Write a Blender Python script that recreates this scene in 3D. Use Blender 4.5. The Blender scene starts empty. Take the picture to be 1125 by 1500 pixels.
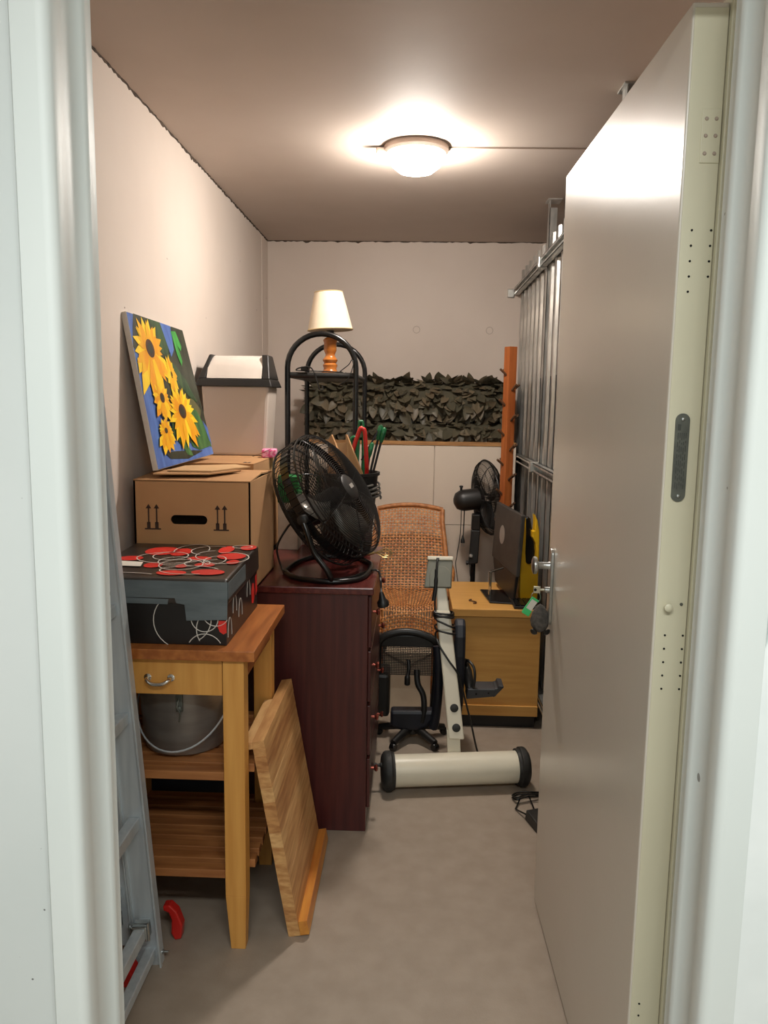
import bpy, bmesh, math, random
from mathutils import Vector, Matrix
random.seed(7)
R = math.radians
PI = math.pi
scene = bpy.context.scene
COL = scene.collection

# ------------------------------------------------------------------ camera
CAM_H = 1.5
fpx = 1149.0
def _cam():
    Y = Vector((607 - 562.5, 590 - 750, fpx)).normalized()
    D = Vector((438 - 562.5, 8970 - 750, fpx)); D = (D - Y * D.dot(Y)).normalized()
    Z = -D; X = Y.cross(Z)
    m = Matrix((X, Y, Z))                       # photo axes (right, down, forward) -> room axes
    right, up, back = m @ Vector((1, 0, 0)), m @ Vector((0, -1, 0)), m @ Vector((0, 0, -1))
    M4 = Matrix.Identity(4)
    for i, v in enumerate((right, up, back)):
        for r in range(3): M4[r][i] = v[r]
    M4.translation = (0, 0, CAM_H)
    return M4
cd = bpy.data.cameras.new('camera'); cam = bpy.data.objects.new('camera', cd); COL.objects.link(cam)
cd.sensor_fit = 'VERTICAL'; cd.sensor_height = 36; cd.lens = fpx / 1500 * 36; cd.clip_start = 0.02
cam.matrix_world = _cam(); scene.camera = cam

# ------------------------------------------------------------------ world, exposure, corridor light
w = bpy.data.worlds.new('world'); scene.world = w; w.use_nodes = True
w.node_tree.nodes['Background'].inputs[0].default_value = (0.9, 0.95, 1, 1)
w.node_tree.nodes['Background'].inputs[1].default_value = 0.0
vs = scene.view_settings
vs.view_transform = 'Standard'; vs.look = 'None'; vs.exposure = 0.0; vs.gamma = 1.0; vs.use_curve_mapping = False
DOME_E = 210; CORR_W = 50
al = bpy.data.lights.new('corridor_ceiling_lamp_offscreen', 'AREA'); al.shape = 'RECTANGLE'; al.size = 1.5; al.size_y = 0.2
al.energy = CORR_W; al.color = (0.96, 1.0, 0.985)
ao = bpy.data.objects.new('corridor_ceiling_lamp_offscreen', al); COL.objects.link(ao); ao.location = (0.1, -0.30, 2.45)

# ------------------------------------------------------------------ materials
def rgb(r, g, b):
    def l(c):
        c /= 255.0
        return c / 12.92 if c <= 0.04045 else ((c + 0.055) / 1.055) ** 2.4
    return (l(r), l(g), l(b), 1)
MATS = {}
def mat(name, c1, c2=None, rough=0.6, metal=0.0, scale=8.0, stretch=(1, 1, 1), bump=0.0, bscale=None, detail=4, spec=0.5,
        emit=None, estr=0, lo=0.35, hi=0.65, coat=0.0, spots=None):
    m = bpy.data.materials.new(name); m.use_nodes = True; MATS[name] = m
    nt = m.node_tree; b = nt.nodes['Principled BSDF']
    b.inputs['Roughness'].default_value = rough; b.inputs['Metallic'].default_value = metal
    b.inputs['Specular IOR Level'].default_value = spec; b.inputs['Coat Weight'].default_value = coat
    if c2 is None: c2 = tuple(x * 0.88 for x in c1[:3]) + (1,)
    tc = nt.nodes.new('ShaderNodeTexCoord'); mp = nt.nodes.new('ShaderNodeMapping')
    mp.inputs['Scale'].default_value = stretch
    nt.links.new(tc.outputs['Object'], mp.inputs['Vector'])
    n = nt.nodes.new('ShaderNodeTexNoise'); n.inputs['Scale'].default_value = scale; n.inputs['Detail'].default_value = detail
    nt.links.new(mp.outputs[0], n.inputs['Vector'])
    cr = nt.nodes.new('ShaderNodeValToRGB'); cr.color_ramp.elements[0].position = lo; cr.color_ramp.elements[1].position = hi
    cr.color_ramp.elements[0].color = c2; cr.color_ramp.elements[1].color = c1
    nt.links.new(n.outputs['Fac'], cr.inputs[0])
    out = cr.outputs[0]
    if spots:                                   # (scale, threshold, colour): small pits and chips
        v = nt.nodes.new('ShaderNodeTexNoise'); v.inputs['Scale'].default_value = spots[0]; v.inputs['Detail'].default_value = 1
        nt.links.new(tc.outputs['Object'], v.inputs['Vector'])
        r2 = nt.nodes.new('ShaderNodeValToRGB'); r2.color_ramp.elements[0].position = spots[1]; r2.color_ramp.elements[1].position = spots[1] + 0.01
        nt.links.new(v.outputs['Fac'], r2.inputs[0])
        mx = nt.nodes.new('ShaderNodeMix'); mx.data_type = 'RGBA'
        nt.links.new(r2.outputs[0], mx.inputs['Factor']); nt.links.new(out, mx.inputs['A']); mx.inputs['B'].default_value = spots[2]
        out = mx.outputs['Result']
    nt.links.new(out, b.inputs['Base Color'])
    if bump:
        n2 = nt.nodes.new('ShaderNodeTexNoise'); n2.inputs['Scale'].default_value = bscale or scale * 3; n2.inputs['Detail'].default_value = 3
        nt.links.new(mp.outputs[0], n2.inputs['Vector'])
        bp = nt.nodes.new('ShaderNodeBump'); bp.inputs['Strength'].default_value = bump; bp.inputs['Distance'].default_value = 0.004
        nt.links.new(n2.outputs['Fac'], bp.inputs['Height']); nt.links.new(bp.outputs[0], b.inputs['Normal'])
    if emit:
        b.inputs['Emission Color'].default_value = emit; b.inputs['Emission Strength'].default_value = estr
    return m
mat('wall', rgb(226, 213, 202), rgb(217, 203, 191), 0.75, scale=1.3, bump=0.06, bscale=30, spots=(26, 0.795, rgb(150, 132, 118)))
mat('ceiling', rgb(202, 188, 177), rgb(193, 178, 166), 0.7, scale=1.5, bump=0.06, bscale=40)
mat('corridor_wall', rgb(222, 226, 224), rgb(214, 219, 217), 0.7, scale=2, bump=0.05, bscale=30, spots=(42, 0.775, rgb(95, 95, 92)))
mat('plaster_white', rgb(244, 248, 247), rgb(236, 241, 240), 0.6)
mat('floor', rgb(158, 143, 127), rgb(149, 134, 118), 0.55, scale=14, bump=0.12, bscale=220, detail=8)
mat('joint', rgb(92, 78, 66), rgb(60, 50, 42), 0.95, scale=60)
mat('frame', rgb(228, 233, 230), rgb(223, 229, 226), 0.5, scale=2, spots=(30, 0.80, rgb(150, 150, 145)))
mat('door', rgb(205, 197, 184), rgb(202, 193, 180), 0.26, scale=2, bump=0.03, bscale=90)
mat('door_edge', rgb(210, 204, 178), rgb(205, 198, 172), 0.45, scale=2)
mat('gasket', rgb(60, 60, 58), None, 0.8)
mat('hole', rgb(22, 20, 18), None, 0.9)  # near-black, paints the shade inside small holes; also the pedal rivets
mat('plate', rgb(112, 114, 106), rgb(96, 98, 92), 0.45, 0.6, scale=40)
mat('plate_print', rgb(66, 68, 62), None, 0.6)
mat('steel', rgb(205, 207, 205), rgb(180, 184, 184), 0.28, 0.95, scale=30)
mat('chrome', rgb(222, 220, 214), None, 0.14, 1.0)
mat('aluminium', rgb(206, 212, 214), rgb(190, 197, 201), 0.38, 0.35, scale=6, stretch=(8, 8, .6))
mat('gap_dark', rgb(24, 23, 23), None, 0.7)  # near-black, for the added block that darkens the slat gaps
mat('cable_grey', rgb(92, 89, 84), None, 0.5)
mat('galv', rgb(218, 218, 213), rgb(170, 171, 168), 0.30, 0.8, scale=9, stretch=(2, 2, .7))
mat('beech', rgb(220, 160, 82), rgb(206, 144, 68), 0.45, scale=5, stretch=(9, 9, .6), detail=6)
mat('beech_y', rgb(214, 162, 82), rgb(198, 142, 66), 0.45, scale=5, stretch=(9, .8, 9), detail=6)
mat('oiled', rgb(188, 116, 58), rgb(150, 84, 38), 0.35, scale=4, stretch=(9, .9, 9), detail=6)
mat('slat', rgb(176, 116, 66), rgb(146, 90, 48), 0.5, scale=5, stretch=(.9, 9, 9), detail=6)
for i, (a, b_) in enumerate((((212, 164, 106), (178, 124, 72)), ((198, 146, 90), (160, 106, 60)), ((222, 178, 120), (190, 138, 84)))):
    mat('stave%d' % i, rgb(*a), rgb(*b_), 0.5, scale=5, stretch=(6, 1.1, 16), detail=7)
mat('lip', rgb(214, 146, 62), rgb(188, 112, 48), 0.4, scale=4, stretch=(9, .8, 9))
mat('mahogany', rgb(84, 38, 34), rgb(60, 24, 24), 0.34, scale=4, stretch=(14, 14, .7), detail=7, lo=.3, hi=.7)
mat('mahogany_top', rgb(98, 44, 38), rgb(74, 28, 28), 0.22, scale=4, stretch=(14, .7, 14), detail=7)
mat('knob', rgb(170, 90, 76), None, 0.2, 0.8)
mat('navy', rgb(44, 46, 56), rgb(34, 36, 44), 0.5)
mat('cardboard', rgb(190, 146, 100), rgb(178, 132, 88), 0.85, scale=3, bump=0.05, bscale=60)
mat('card_in', rgb(206, 168, 122), None, 0.85)
mat('ink', rgb(62, 42, 30), None, 0.8)
mat('bin_body', rgb(206, 192, 180), rgb(200, 186, 174), 0.4, scale=2)
mat('bin_lid', rgb(226, 216, 206), None, 0.3)
mat('black_plastic', rgb(34, 32, 30), rgb(24, 23, 22), 0.42, scale=6)
mat('black_gloss', rgb(20, 19, 19), rgb(14, 14, 14), 0.25, scale=6)
mat('black_wire', rgb(30, 29, 28), None, 0.35, 0.4)
mat('dark_navy', rgb(26, 29, 40), rgb(18, 20, 28), 0.5)
mat('blade', rgb(112, 108, 102), None, 0.3, 0.7)
mat('badge', rgb(200, 198, 192), None, 0.3, 0.6)
mat('canvas', rgb(206, 196, 184), None, 0.8)
for n_, c_, d_ in (('p_blue', (92, 128, 196), (70, 100, 170)), ('p_green', (62, 92, 52), (34, 58, 36)), ('p_dark', (56, 60, 42), (38, 42, 32)),
                   ('p_leaf', (80, 128, 66), (46, 88, 48)), ('p_yellow', (254, 220, 44), (248, 196, 24)), ('p_orange', (246, 188, 22), (236, 154, 16)),
                   ('p_brown', (92, 48, 22), (60, 32, 18)), ('p_bgreen', (70, 166, 70), (44, 128, 52)), ('p_olive', (110, 104, 66), (84, 84, 50))):
    mat(n_, rgb(*c_), rgb(*d_), 0.5, scale=14, stretch=(1, 2, .5), bump=0.2, bscale=80)
mat('box_black', rgb(34, 30, 28), rgb(26, 23, 22), 0.38, scale=4)
mat('box_lid', rgb(62, 52, 44), rgb(46, 38, 33), 0.35, scale=5)
mat('tape', rgb(104, 112, 114), rgb(90, 98, 100), 0.38, scale=12, stretch=(1, 1, 4))
mat('red_print', rgb(222, 50, 40), rgb(206, 40, 34), 0.4)
mat('white_print', rgb(222, 216, 206), None, 0.5)
mat('white_paper', rgb(232, 226, 214), None, 0.7)
mat('pot', rgb(160, 156, 150), rgb(140, 137, 132), 0.38, 0.7, scale=5, stretch=(1, 1, 6))
mat('red_plastic', rgb(206, 44, 36), rgb(188, 36, 30), 0.3)
mat('green_plastic', rgb(20, 104, 58), rgb(14, 84, 46), 0.3)
mat('shade', rgb(230, 214, 190), rgb(224, 208, 183), 0.8, scale=20)
mat('shade_trim', rgb(214, 186, 128), None, 0.5)
mat('turned', rgb(190, 116, 50), rgb(158, 88, 34), 0.25, scale=5, stretch=(3, 3, 14), coat=.4)
mat('leaf0', rgb(92, 84, 66), rgb(92, 86, 68), 0.48, scale=12)
mat('leaf1', rgb(82, 77, 60), rgb(74, 70, 56), 0.48, scale=12)
mat('leaf2', rgb(104, 92, 72), rgb(106, 94, 74), 0.48, scale=12)
mat('thatch', rgb(82, 77, 60), rgb(74, 70, 56), 0.9)
mat('cabinet', rgb(222, 206, 188), rgb(218, 201, 183), 0.5, scale=2)
mat('ply_edge', rgb(186, 138, 84), rgb(150, 104, 60), 0.6, scale=5, stretch=(1, 9, 9))
mat('wicker', rgb(222, 156, 92), rgb(190, 120, 64), 0.5, scale=22, stretch=(1, 1, 1), detail=3)
mat('wicker_rim', rgb(198, 132, 76), rgb(160, 98, 52), 0.5, scale=40)
mat('bike_white', rgb(226, 219, 198), rgb(219, 211, 190), 0.35, scale=4)
mat('bike_neck', rgb(196, 190, 172), rgb(188, 182, 164), 0.4)
mat('bike_grey', rgb(126, 126, 112), rgb(116, 116, 102), 0.45, scale=5)
mat('rubber', rgb(46, 45, 42), rgb(32, 31, 29), 0.6, scale=30)
mat('pedal', rgb(64, 65, 68), rgb(52, 53, 56), 0.5)
mat('desk_top', rgb(214, 162, 88), rgb(202, 148, 76), 0.4, scale=5, stretch=(.7, 9, 9))
mat('desk_front', rgb(214, 162, 88), rgb(202, 148, 76), 0.45, scale=5, stretch=(.7, 9, 9))
mat('monitor', rgb(62, 58, 54), rgb(52, 49, 46), 0.5, scale=20)
mat('logo', rgb(180, 178, 172), None, 0.3, 0.5)
mat('screen', rgb(12, 12, 14), None, 0.12)
mat('yellow', rgb(238, 190, 36), rgb(226, 174, 28), 0.3)
mat('post_wood', rgb(174, 98, 46), rgb(146, 74, 32), 0.45, scale=5, stretch=(9, 9, .6))
mat('peg', rgb(96, 66, 44), None, 0.5)
mat('pink', rgb(232, 92, 150), rgb(246, 180, 206), 0.6, scale=60, lo=.45, hi=.55)
mat('white_card', rgb(214, 208, 196), rgb(190, 182, 168), 0.7, scale=12)
mat('green_card', rgb(26, 116, 56), None, 0.6)
mat('tag_green', rgb(60, 190, 110), None, 0.3)
mat('key', rgb(206, 200, 176), None, 0.3, 0.8)
mat('fur', rgb(96, 90, 84), rgb(70, 66, 62), 0.95, scale=90, bump=0.8, bscale=200)
mat('gold_wire', rgb(196, 170, 112), None, 0.3, 0.8)
mat('glow', rgb(255, 244, 226), None, 0.4, emit=(1.0, 0.925, 0.845, 1), estr=DOME_E)
mat('lamp_base', rgb(178, 160, 146), None, 0.5, 0.2)
mat('beige_card', rgb(206, 186, 160), rgb(196, 174, 148), 0.8)

# ------------------------------------------------------------------ mesh builder
class MB:
    def __init__(s): s.v = []; s.f = []; s.fm = []; s.M = Matrix.Identity(4); s.mi = 0
    def add(s, vs_, fs):
        b = len(s.v); s.v += [s.M @ Vector(p) for p in vs_]
        s.f += [[b + i for i in f] for f in fs]; s.fm += [s.mi] * len(fs); return s
    def box(s, x0, x1, y0, y1, z0, z1):
        return s.add([(x, y, z) for z in (z0, z1) for y in (y0, y1) for x in (x0, x1)],
                     [(0, 2, 3, 1), (4, 5, 7, 6), (0, 1, 5, 4), (2, 6, 7, 3), (0, 4, 6, 2), (1, 3, 7, 5)])
    def hexa(s, bot, top):                      # two quads, counter-clockwise from above
        return s.add(list(bot) + list(top), [(3, 2, 1, 0), (4, 5, 6, 7)] + [(i, (i + 1) % 4, 4 + (i + 1) % 4, 4 + i) for i in range(4)])
    def prism(s, poly, a, b):                   # polygon extruded from vector a to vector b; poly gives 3D points at a
        n = len(poly); d = Vector(b) - Vector(a)
        p0 = [Vector(p) for p in poly]; p1 = [p + d for p in p0]
        return s.add(p0 + p1, [list(range(n))[::-1], list(range(n, 2 * n))] + [(i, (i + 1) % n, n + (i + 1) % n, n + i) for i in range(n)])
    def tube(s, pts, r, seg=8, closed=False, cap=True):
        pts = [Vector(p) for p in pts]; n = len(pts); rr = r if isinstance(r, (list, tuple)) else [r] * n
        rings = []; up = None
        for i, p in enumerate(pts):
            if closed: t = pts[(i + 1) % n] - pts[i - 1]
            else: t = pts[min(i + 1, n - 1)] - pts[max(i - 1, 0)]
            if t.length < 1e-9: t = Vector((0, 0, 1))
            t.normalize()
            if up is None: up = Vector((0, 0, 1)) if abs(t.z) < .9 else Vector((1, 0, 0))
            a = t.cross(up)
            if a.length < 1e-4: a = t.cross(Vector((0.3, 1, 0.2)))
            a.normalize(); b = a.cross(t).normalized(); up = b
            rings.append([p + (a * math.cos(2 * PI * k / seg) + b * math.sin(2 * PI * k / seg)) * rr[i] for k in range(seg)])
        vv = [q for g in rings for q in g]; ff = []
        for i in range(n if closed else n - 1):
            j = (i + 1) % n
            for k in range(seg): ff.append((i * seg + k, i * seg + (k + 1) % seg, j * seg + (k + 1) % seg, j * seg + k))
        if cap and not closed: ff += [list(range(seg))[::-1], list(range((n - 1) * seg, n * seg))]
        return s.add(vv, ff)
    def bar(s, p, q, w_, h_, up=(0, 0, 1)):     # rectangular bar from p to q
        p, q = Vector(p), Vector(q); t = (q - p).normalized(); a = t.cross(Vector(up)).normalized(); b = a.cross(t)
        c = [(-w_ / 2, -h_ / 2), (w_ / 2, -h_ / 2), (w_ / 2, h_ / 2), (-w_ / 2, h_ / 2)]
        v0 = [p + a * x + b * y for x, y in c]; v1 = [q + a * x + b * y for x, y in c]
        return s.add(v0 + v1, [(0, 1, 2, 3), (7, 6, 5, 4)] + [(i, 4 + i, 4 + (i + 1) % 4, (i + 1) % 4) for i in range(4)])
    def lathe(s, prof, c=(0, 0, 0), seg=24, axis=None):
        c = Vector(c); Q = Matrix.Identity(3) if axis is None else Vector((0, 0, 1)).rotation_difference(Vector(axis)).to_matrix()
        vv = []; ff = []; n = len(prof)
        for r, z in prof:
            for k in range(seg): vv.append(c + Q @ Vector((r * math.cos(2 * PI * k / seg), r * math.sin(2 * PI * k / seg), z)))
        for i in range(n - 1):
            for k in range(seg): ff.append((i * seg + k, i * seg + (k + 1) % seg, (i + 1) * seg + (k + 1) % seg, (i + 1) * seg + k))
        if prof[0][0] > 1e-5: ff.append(list(range(seg))[::-1])
        if prof[-1][0] > 1e-5: ff.append(list(range((n - 1) * seg, n * seg)))
        return s.add(vv, ff)
    def build(s, name, mats, parent=None, smooth=None, bevel=0, origin=None):
        off = Vector(origin) if origin else world_loc(parent)
        me = bpy.data.meshes.new(name); me.from_pydata([tuple(p - off) for p in s.v], [], s.f)
        if isinstance(mats, str): mats = [mats]
        for m in mats: me.materials.append(MATS[m])
        for p, i in zip(me.polygons, s.fm): p.material_index = i
        bm = bmesh.new(); bm.from_mesh(me); bmesh.ops.recalc_face_normals(bm, faces=bm.faces); bm.to_mesh(me); bm.free()
        if smooth:
            me.polygons.foreach_set('use_smooth', [True] * len(me.polygons)); me.set_sharp_from_angle(angle=R(smooth))
        o = bpy.data.objects.new(name, me); COL.objects.link(o)
        if parent: o.parent = parent
        if origin: o.location = off
        if bevel:
            b = o.modifiers.new('bevel', 'BEVEL'); b.width = bevel; b.segments = 2; b.limit_method = 'ANGLE'; b.angle_limit = R(40)
        return o
def world_loc(o):
    v = Vector((0, 0, 0))
    while o: v += Vector(o.location); o = o.parent
    return v
def tag(o, label, cat, group=None):
    o['label'] = label; o['category'] = cat
    if group: o['group'] = group
    return o
def thing(name, label, cat, loc, group=None):
    o = bpy.data.objects.new(name, None); o.empty_display_size = 0.05; COL.objects.link(o); o.location = loc
    return tag(o, label, cat, group)
def struct(o): o['kind'] = 'structure'; return o
def box(*a): return MB().box(*a)
def tube(*a, **k): return MB().tube(*a, **k)
def smooth_path(pts, n=8):
    P = [Vector(p) for p in pts]; out = []
    for i in range(len(P) - 1):
        p0, p1, p2, p3 = P[max(i - 1, 0)], P[i], P[i + 1], P[min(i + 2, len(P) - 1)]
        for k in range(n):
            t = k / n
            out.append(0.5 * ((2 * p1) + (p2 - p0) * t + (2 * p0 - 5 * p1 + 4 * p2 - p3) * t * t + (3 * p1 - p0 - 3 * p2 + p3) * t ** 3))
    return out + [P[-1]]

# ------------------------------------------------------------------ the setting
XL, YB, HC = -0.926, 5.0, 2.48
struct(box(-2.2, 2.2, -1.6, 5.2, -0.1, 0).build('floor', 'floor'))
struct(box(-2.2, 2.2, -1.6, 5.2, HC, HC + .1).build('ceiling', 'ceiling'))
struct(box(XL - .12, XL, 1.226, 5.12, 0, HC).build('wall_left', 'wall'))
struct(box(XL, 2.1, YB, YB + .12, 0, HC).build('wall_back', 'wall'))
struct(box(1.9, 2.02, 1.226, YB, 0, HC).build('wall_right', 'wall'))
struct(box(.76, .90, 1.226, 2.55, 0, HC).build('wall_right_pier', 'wall'))
mb = MB(); mb.box(-2.1, -.535, 1.10, 1.226, 0, HC); mb.box(.490, 2.02, 1.10, 1.226, 0, HC); mb.box(-.535, .490, 1.10, 1.226, 2.18, HC)
wf = struct(mb.build('wall_front', 'corridor_wall'))
struct(box(-2.1, 2.1, -1.55, -1.45, 0, HC).build('wall_corridor', 'corridor_wall'))
struct(box(-2.15, -2.05, -1.45, 1.10, 0, HC).build('wall_corridor_left', 'corridor_wall'))
struct(box(2.05, 2.15, -1.45, 1.10, 0, HC).build('wall_corridor_right', 'corridor_wall'))
# torn edge of the thick white paint on the wall beside the frame
pts = []
z = 0.02
while z < 1.16:
    pts.append((0.4985 - max(0, .012 * (1.0 - z)) + random.uniform(-.0012, .0012), 1.0985, z)); z += random.uniform(.004, .011)
pts.append((.5015, 1.0985, 1.17)); pts += [(.53, 1.0985, 1.30), (.9, 1.0985, 1.30), (.9, 1.0985, .02)]
MB().prism(pts, (0, 0, 0), (0, -.0135, 0)).build('paint_layer', 'plaster_white', wf)
# rough joints where the walls meet the ceiling
def joint(name, p, q, inward, drop):
    p, q, n = Vector(p), Vector(q), Vector(inward); L = (q - p).length; k = int(L / .018); mb = MB(); prev = None
    for i in range(k + 1):
        c = p.lerp(q, i / k); a = random.uniform(.002, drop) * (1.9 if random.random() < .10 else 1); b = random.uniform(.001, .006)
        cur = (c, c + Vector((0, 0, -a)), c + n * b)
        if prev: mb.add([prev[0], prev[1], prev[2], cur[0], cur[1], cur[2]], [(0, 1, 4, 3), (1, 2, 5, 4), (2, 0, 3, 5)])
        prev = cur
    return struct(mb.build(name, 'joint'))
joint('trim_1', (XL, 1.3, HC), (XL, YB, HC), (1, 0, 0), .011)
joint('trim_2', (XL, YB, HC), (.9, YB, HC), (0, -1, 0), .008)
struct(box(XL - .002, XL + .003, 4.80, 4.84, 0, HC - .01).build('trim_3', 'wall', bevel=.001))
for x in (.004, .457):
    o = MB().tube([(x + .021 * math.cos(a * PI / 10), YB - .001, 1.951 + .021 * math.sin(a * PI / 10)) for a in range(20)], .0022, 6, closed=True).build('filled_anchor_ring', 'ceiling', None, 40, origin=(x, YB, 1.951))
    tag(o, 'faint plugged anchor ring on the back wall ' + ('above the leaf roll, beside the lamp shade' if x < .1 else 'beside the peg post and steel slats'), 'wall plug')
# steel door frame
fr = bpy.data.objects.new('trim_4', None); COL.objects.link(fr); fr.location = (0, 1.16, 0); struct(fr)
def jamb(sgn, xin, name):
    P = []
    xo = xin + sgn * .053
    P += [(xo, 1.11), (xo, 1.090), (xo - sgn * .004, 1.084)]
    for a in range(0, 91, 15): P.append((xin + sgn * (.016 - .016 * math.sin(R(a))), 1.100 - .016 * math.cos(R(a))))
    P += [(xin, 1.128), (xin + sgn * .006, 1.134), (xin + sgn * .006, 1.186), (xin, 1.192), (xin - sgn * .003, 1.200), (xin - sgn * .003, 1.208), (xin, 1.213), (xin, 1.232), (xo, 1.232)]
    MB().prism([(x, y, 0) for x, y in P], (0, 0, 0), (0, 0, 2.18)).build(name, 'frame', fr, 50)
jamb(-1, -.49, 'jamb'); jamb(1, .45, 'jamb')
MB().box(-.543, .503, 1.084, 1.232, 2.135, 2.2).build('frame_head', 'frame', fr, bevel=.006)
# the door leaf, opened into the room
dr = bpy.data.objects.new('door_1', None); COL.objects.link(dr); dr.location = (.410, 1.30, 0); struct(dr)
DM = Matrix.Translation((.410, 1.30, 0)) @ Matrix.Rotation(R(.93), 4, 'Z')
def D(): m = MB(); m.M = DM; return m
D().box(0, .056, 0, .925, .008, 2.108).build('door_leaf', 'door', dr, bevel=.003)
D().box(.0035, .0545, -.0012, .002, .02, 2.10).build('edge_strip', 'door_edge', dr, bevel=.001)
D().box(.056, .069, -.010, .94, .008, 2.122).build('rebate_lip', 'door_edge', dr, bevel=.002)
D().box(.0692, .072, -.008, .0, .008, 2.12).build('edge_seal', 'gasket', dr)
hp = D().box(.024, .054, -.003, 0, 1.875, 1.955).build('hinge_plate', 'door_edge', dr, bevel=.001)
for i, (x, z) in enumerate([(.031, 1.94), (.046, 1.94), (.031, 1.915), (.046, 1.915), (.031, 1.889), (.046, 1.889)]):
    m = D(); m.lathe([(.0032, 0), (.0022, .0015), (0, .0016)], (x, -.003, z), 10, (0, -1, 0)); m.build('screw', 'lamp_base', hp, 40)
rp = D(); rp.prism([(.0255 + .0115 * math.cos(R(a)), -.0010, (1.478 if a <= 180 else 1.357) + .0115 * math.sin(R(a))) for a in range(0, 361, 15)], (0, 0, 0), (0, -.0025, 0))
rp = rp.build('rating_plate', 'plate', dr)
for z in (1.480, 1.355): D().lathe([(.003, 0), (.0025, .002), (0, .0026)], (.0255, -.0035, z), 10, (0, -1, 0)).build('rivet', 'steel', rp, 40)
m = D(); m.box(.018, .023, -.0039, -.0034, 1.462, 1.472)
for k in range(5):
    zz = 1.458
    while zz > 1.372:
        l = random.uniform(.003, .012); m.box(.0185 + k * .0032, .0198 + k * .0032, -.0039, -.0034, zz - l, zz); zz -= l + .004
m.build('stamped_print', 'plate_print', rp)
D().lathe([(.004, 0), (.004, .006), (.007, .007), (.007, .011), (.004, .013), (0, .0131)], (.020, -.001, 1.168), 14, (0, -1, 0)).build('security_pin', 'door_edge', dr, 40)
D().lathe([(.003, 0), (.0022, .002), (0, .002)], (.044, -.001, 1.172), 10, (0, -1, 0)).build('screw', 'plate', dr, 40)
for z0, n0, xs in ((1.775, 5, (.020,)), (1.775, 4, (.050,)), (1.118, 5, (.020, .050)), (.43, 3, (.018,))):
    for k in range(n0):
        for x in xs: D().lathe([(.0019, 0), (.0019, .0009), (0, .0009)], (x, -.001, z0 - k * .0235), 8, (0, -1, 0)).build('screw_hole_shade', 'hole', dr)  # thin dark discs: painted shade in place of recessed holes
# escutcheon with knob
es = D(); es.prism([(0, .868 + .019 * math.cos(R(a)), (1.085 if a <= 180 else .905) + .019 * math.sin(R(a))) for a in range(0, 361, 15)], (0, 0, 0), (-.009, 0, 0))
es = es.build('escutcheon', 'steel', dr, 40, bevel=.002)
D().lathe([(.012, 0), (.010, .006), (.010, .030), (.0125, .034), (.0235, .037), (.0250, .041), (.0245, .046), (.018, .049), (0, .0505)], (-.008, .868, 1.055), 28, (-1, 0, 0)).build('door_knob', 'steel', dr, 35)
D().lathe([(.009, 0), (.009, .012), (.0075, .013), (0, .013)], (-.008, .868, .985), 18, (-1, 0, 0)).build('lock_cylinder', 'steel', dr, 35)
# keys in the lock
kp = DM @ Vector((-.021, .868, .985))
k = thing('key_bunch', 'keys in the door lock with green tag and grey furry fob', 'keys', kp)
m = MB(); m.M = Matrix.Translation(kp); m.box(-.012, .004, -.0012, .0012, -.003, .003); m.box(-.030, -.011, -.0014, .0014, -.010, .010); m.build('key', 'key', k, bevel=.001)
MB().lathe([(.0042, 0), (.0042, .0002)], kp + Vector((-.025, -.0016, .0)), 10, (0, -1, 0)).build('key_hole_shade', 'hole', k)  # dark disc painted as the shade of the hole in the key
rc = kp + Vector((-.022, 0, -.022))
MB().tube([rc + Vector((.013 * math.cos(t * PI / 10), .002, .016 * math.sin(t * PI / 10))) for t in range(20)], .0011, 6, closed=True).build('ring', 'steel', k, 60)
m = MB(); m.M = Matrix.Translation(kp + Vector((-.036, -.004, -.045))) @ Matrix.Rotation(R(32), 4, 'Y')
m.box(-.010, .010, -.003, .003, -.024, .022); tg = m.build('tag', 'white_card', k, bevel=.002)
m = MB(); m.M = Matrix.Translation(kp + Vector((-.036, -.004, -.045))) @ Matrix.Rotation(R(32), 4, 'Y')
m.box(-.0115, .0115, -.0042, .0042, -.030, -.012); m.box(-.0112, -.0085, -.0042, .0042, -.03, .022); m.box(-.0112, .0112, -.0042, .0042, .018, .024); m.build('tag_frame', 'tag_green', tg, bevel=.002)
fc = kp + Vector((-.008, .004, -.085))
fb = MB().lathe([(0, -.040), (.014, -.034), (.024, -.020), (.027, -.004), (.022, .018), (.012, .036), (0, .044)], fc, 16).build('furry_fob', 'fur', k, 60)
for s in (-1, 1): MB().lathe([(.010, 0), (.011, .003), (.006, .008), (0, .009)], fc + Vector((s * .017, -.015, -.032)), 10, (s * .5, -.6, -.6)).build('ear', 'black_plastic', fb, 50)

# ------------------------------------------------------------------ ceiling lamp
LX, LY = -.012, 3.20
lp = thing('ceiling_lamp', 'lit round glass lamp glowing on the ceiling', 'ceiling lamp', (LX, LY, HC))
MB().lathe([(.125, 0), (.125, -.018), (.115, -.028), (0, -.028)], (LX, LY, HC), 32).build('base_plate', 'lamp_base', lp, 40)
MB().lathe([(.100, -.026), (.104, -.045), (.094, -.070), (.066, -.092), (.03, -.101), (0, -.103)], (LX, LY, HC), 32).build('glass_dome', 'glow', lp, 60)
MB().box(LX - .155, LX - .108, LY - .02, LY + .02, HC - .03, HC - .006).build('clip', 'lamp_base', lp, bevel=.004)
tube([(LX + .12, LY, HC - .003), (.74, LY + .01, HC - .003)], .003, 6).build('lamp_cable', 'lamp_base', lp, 60)

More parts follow.
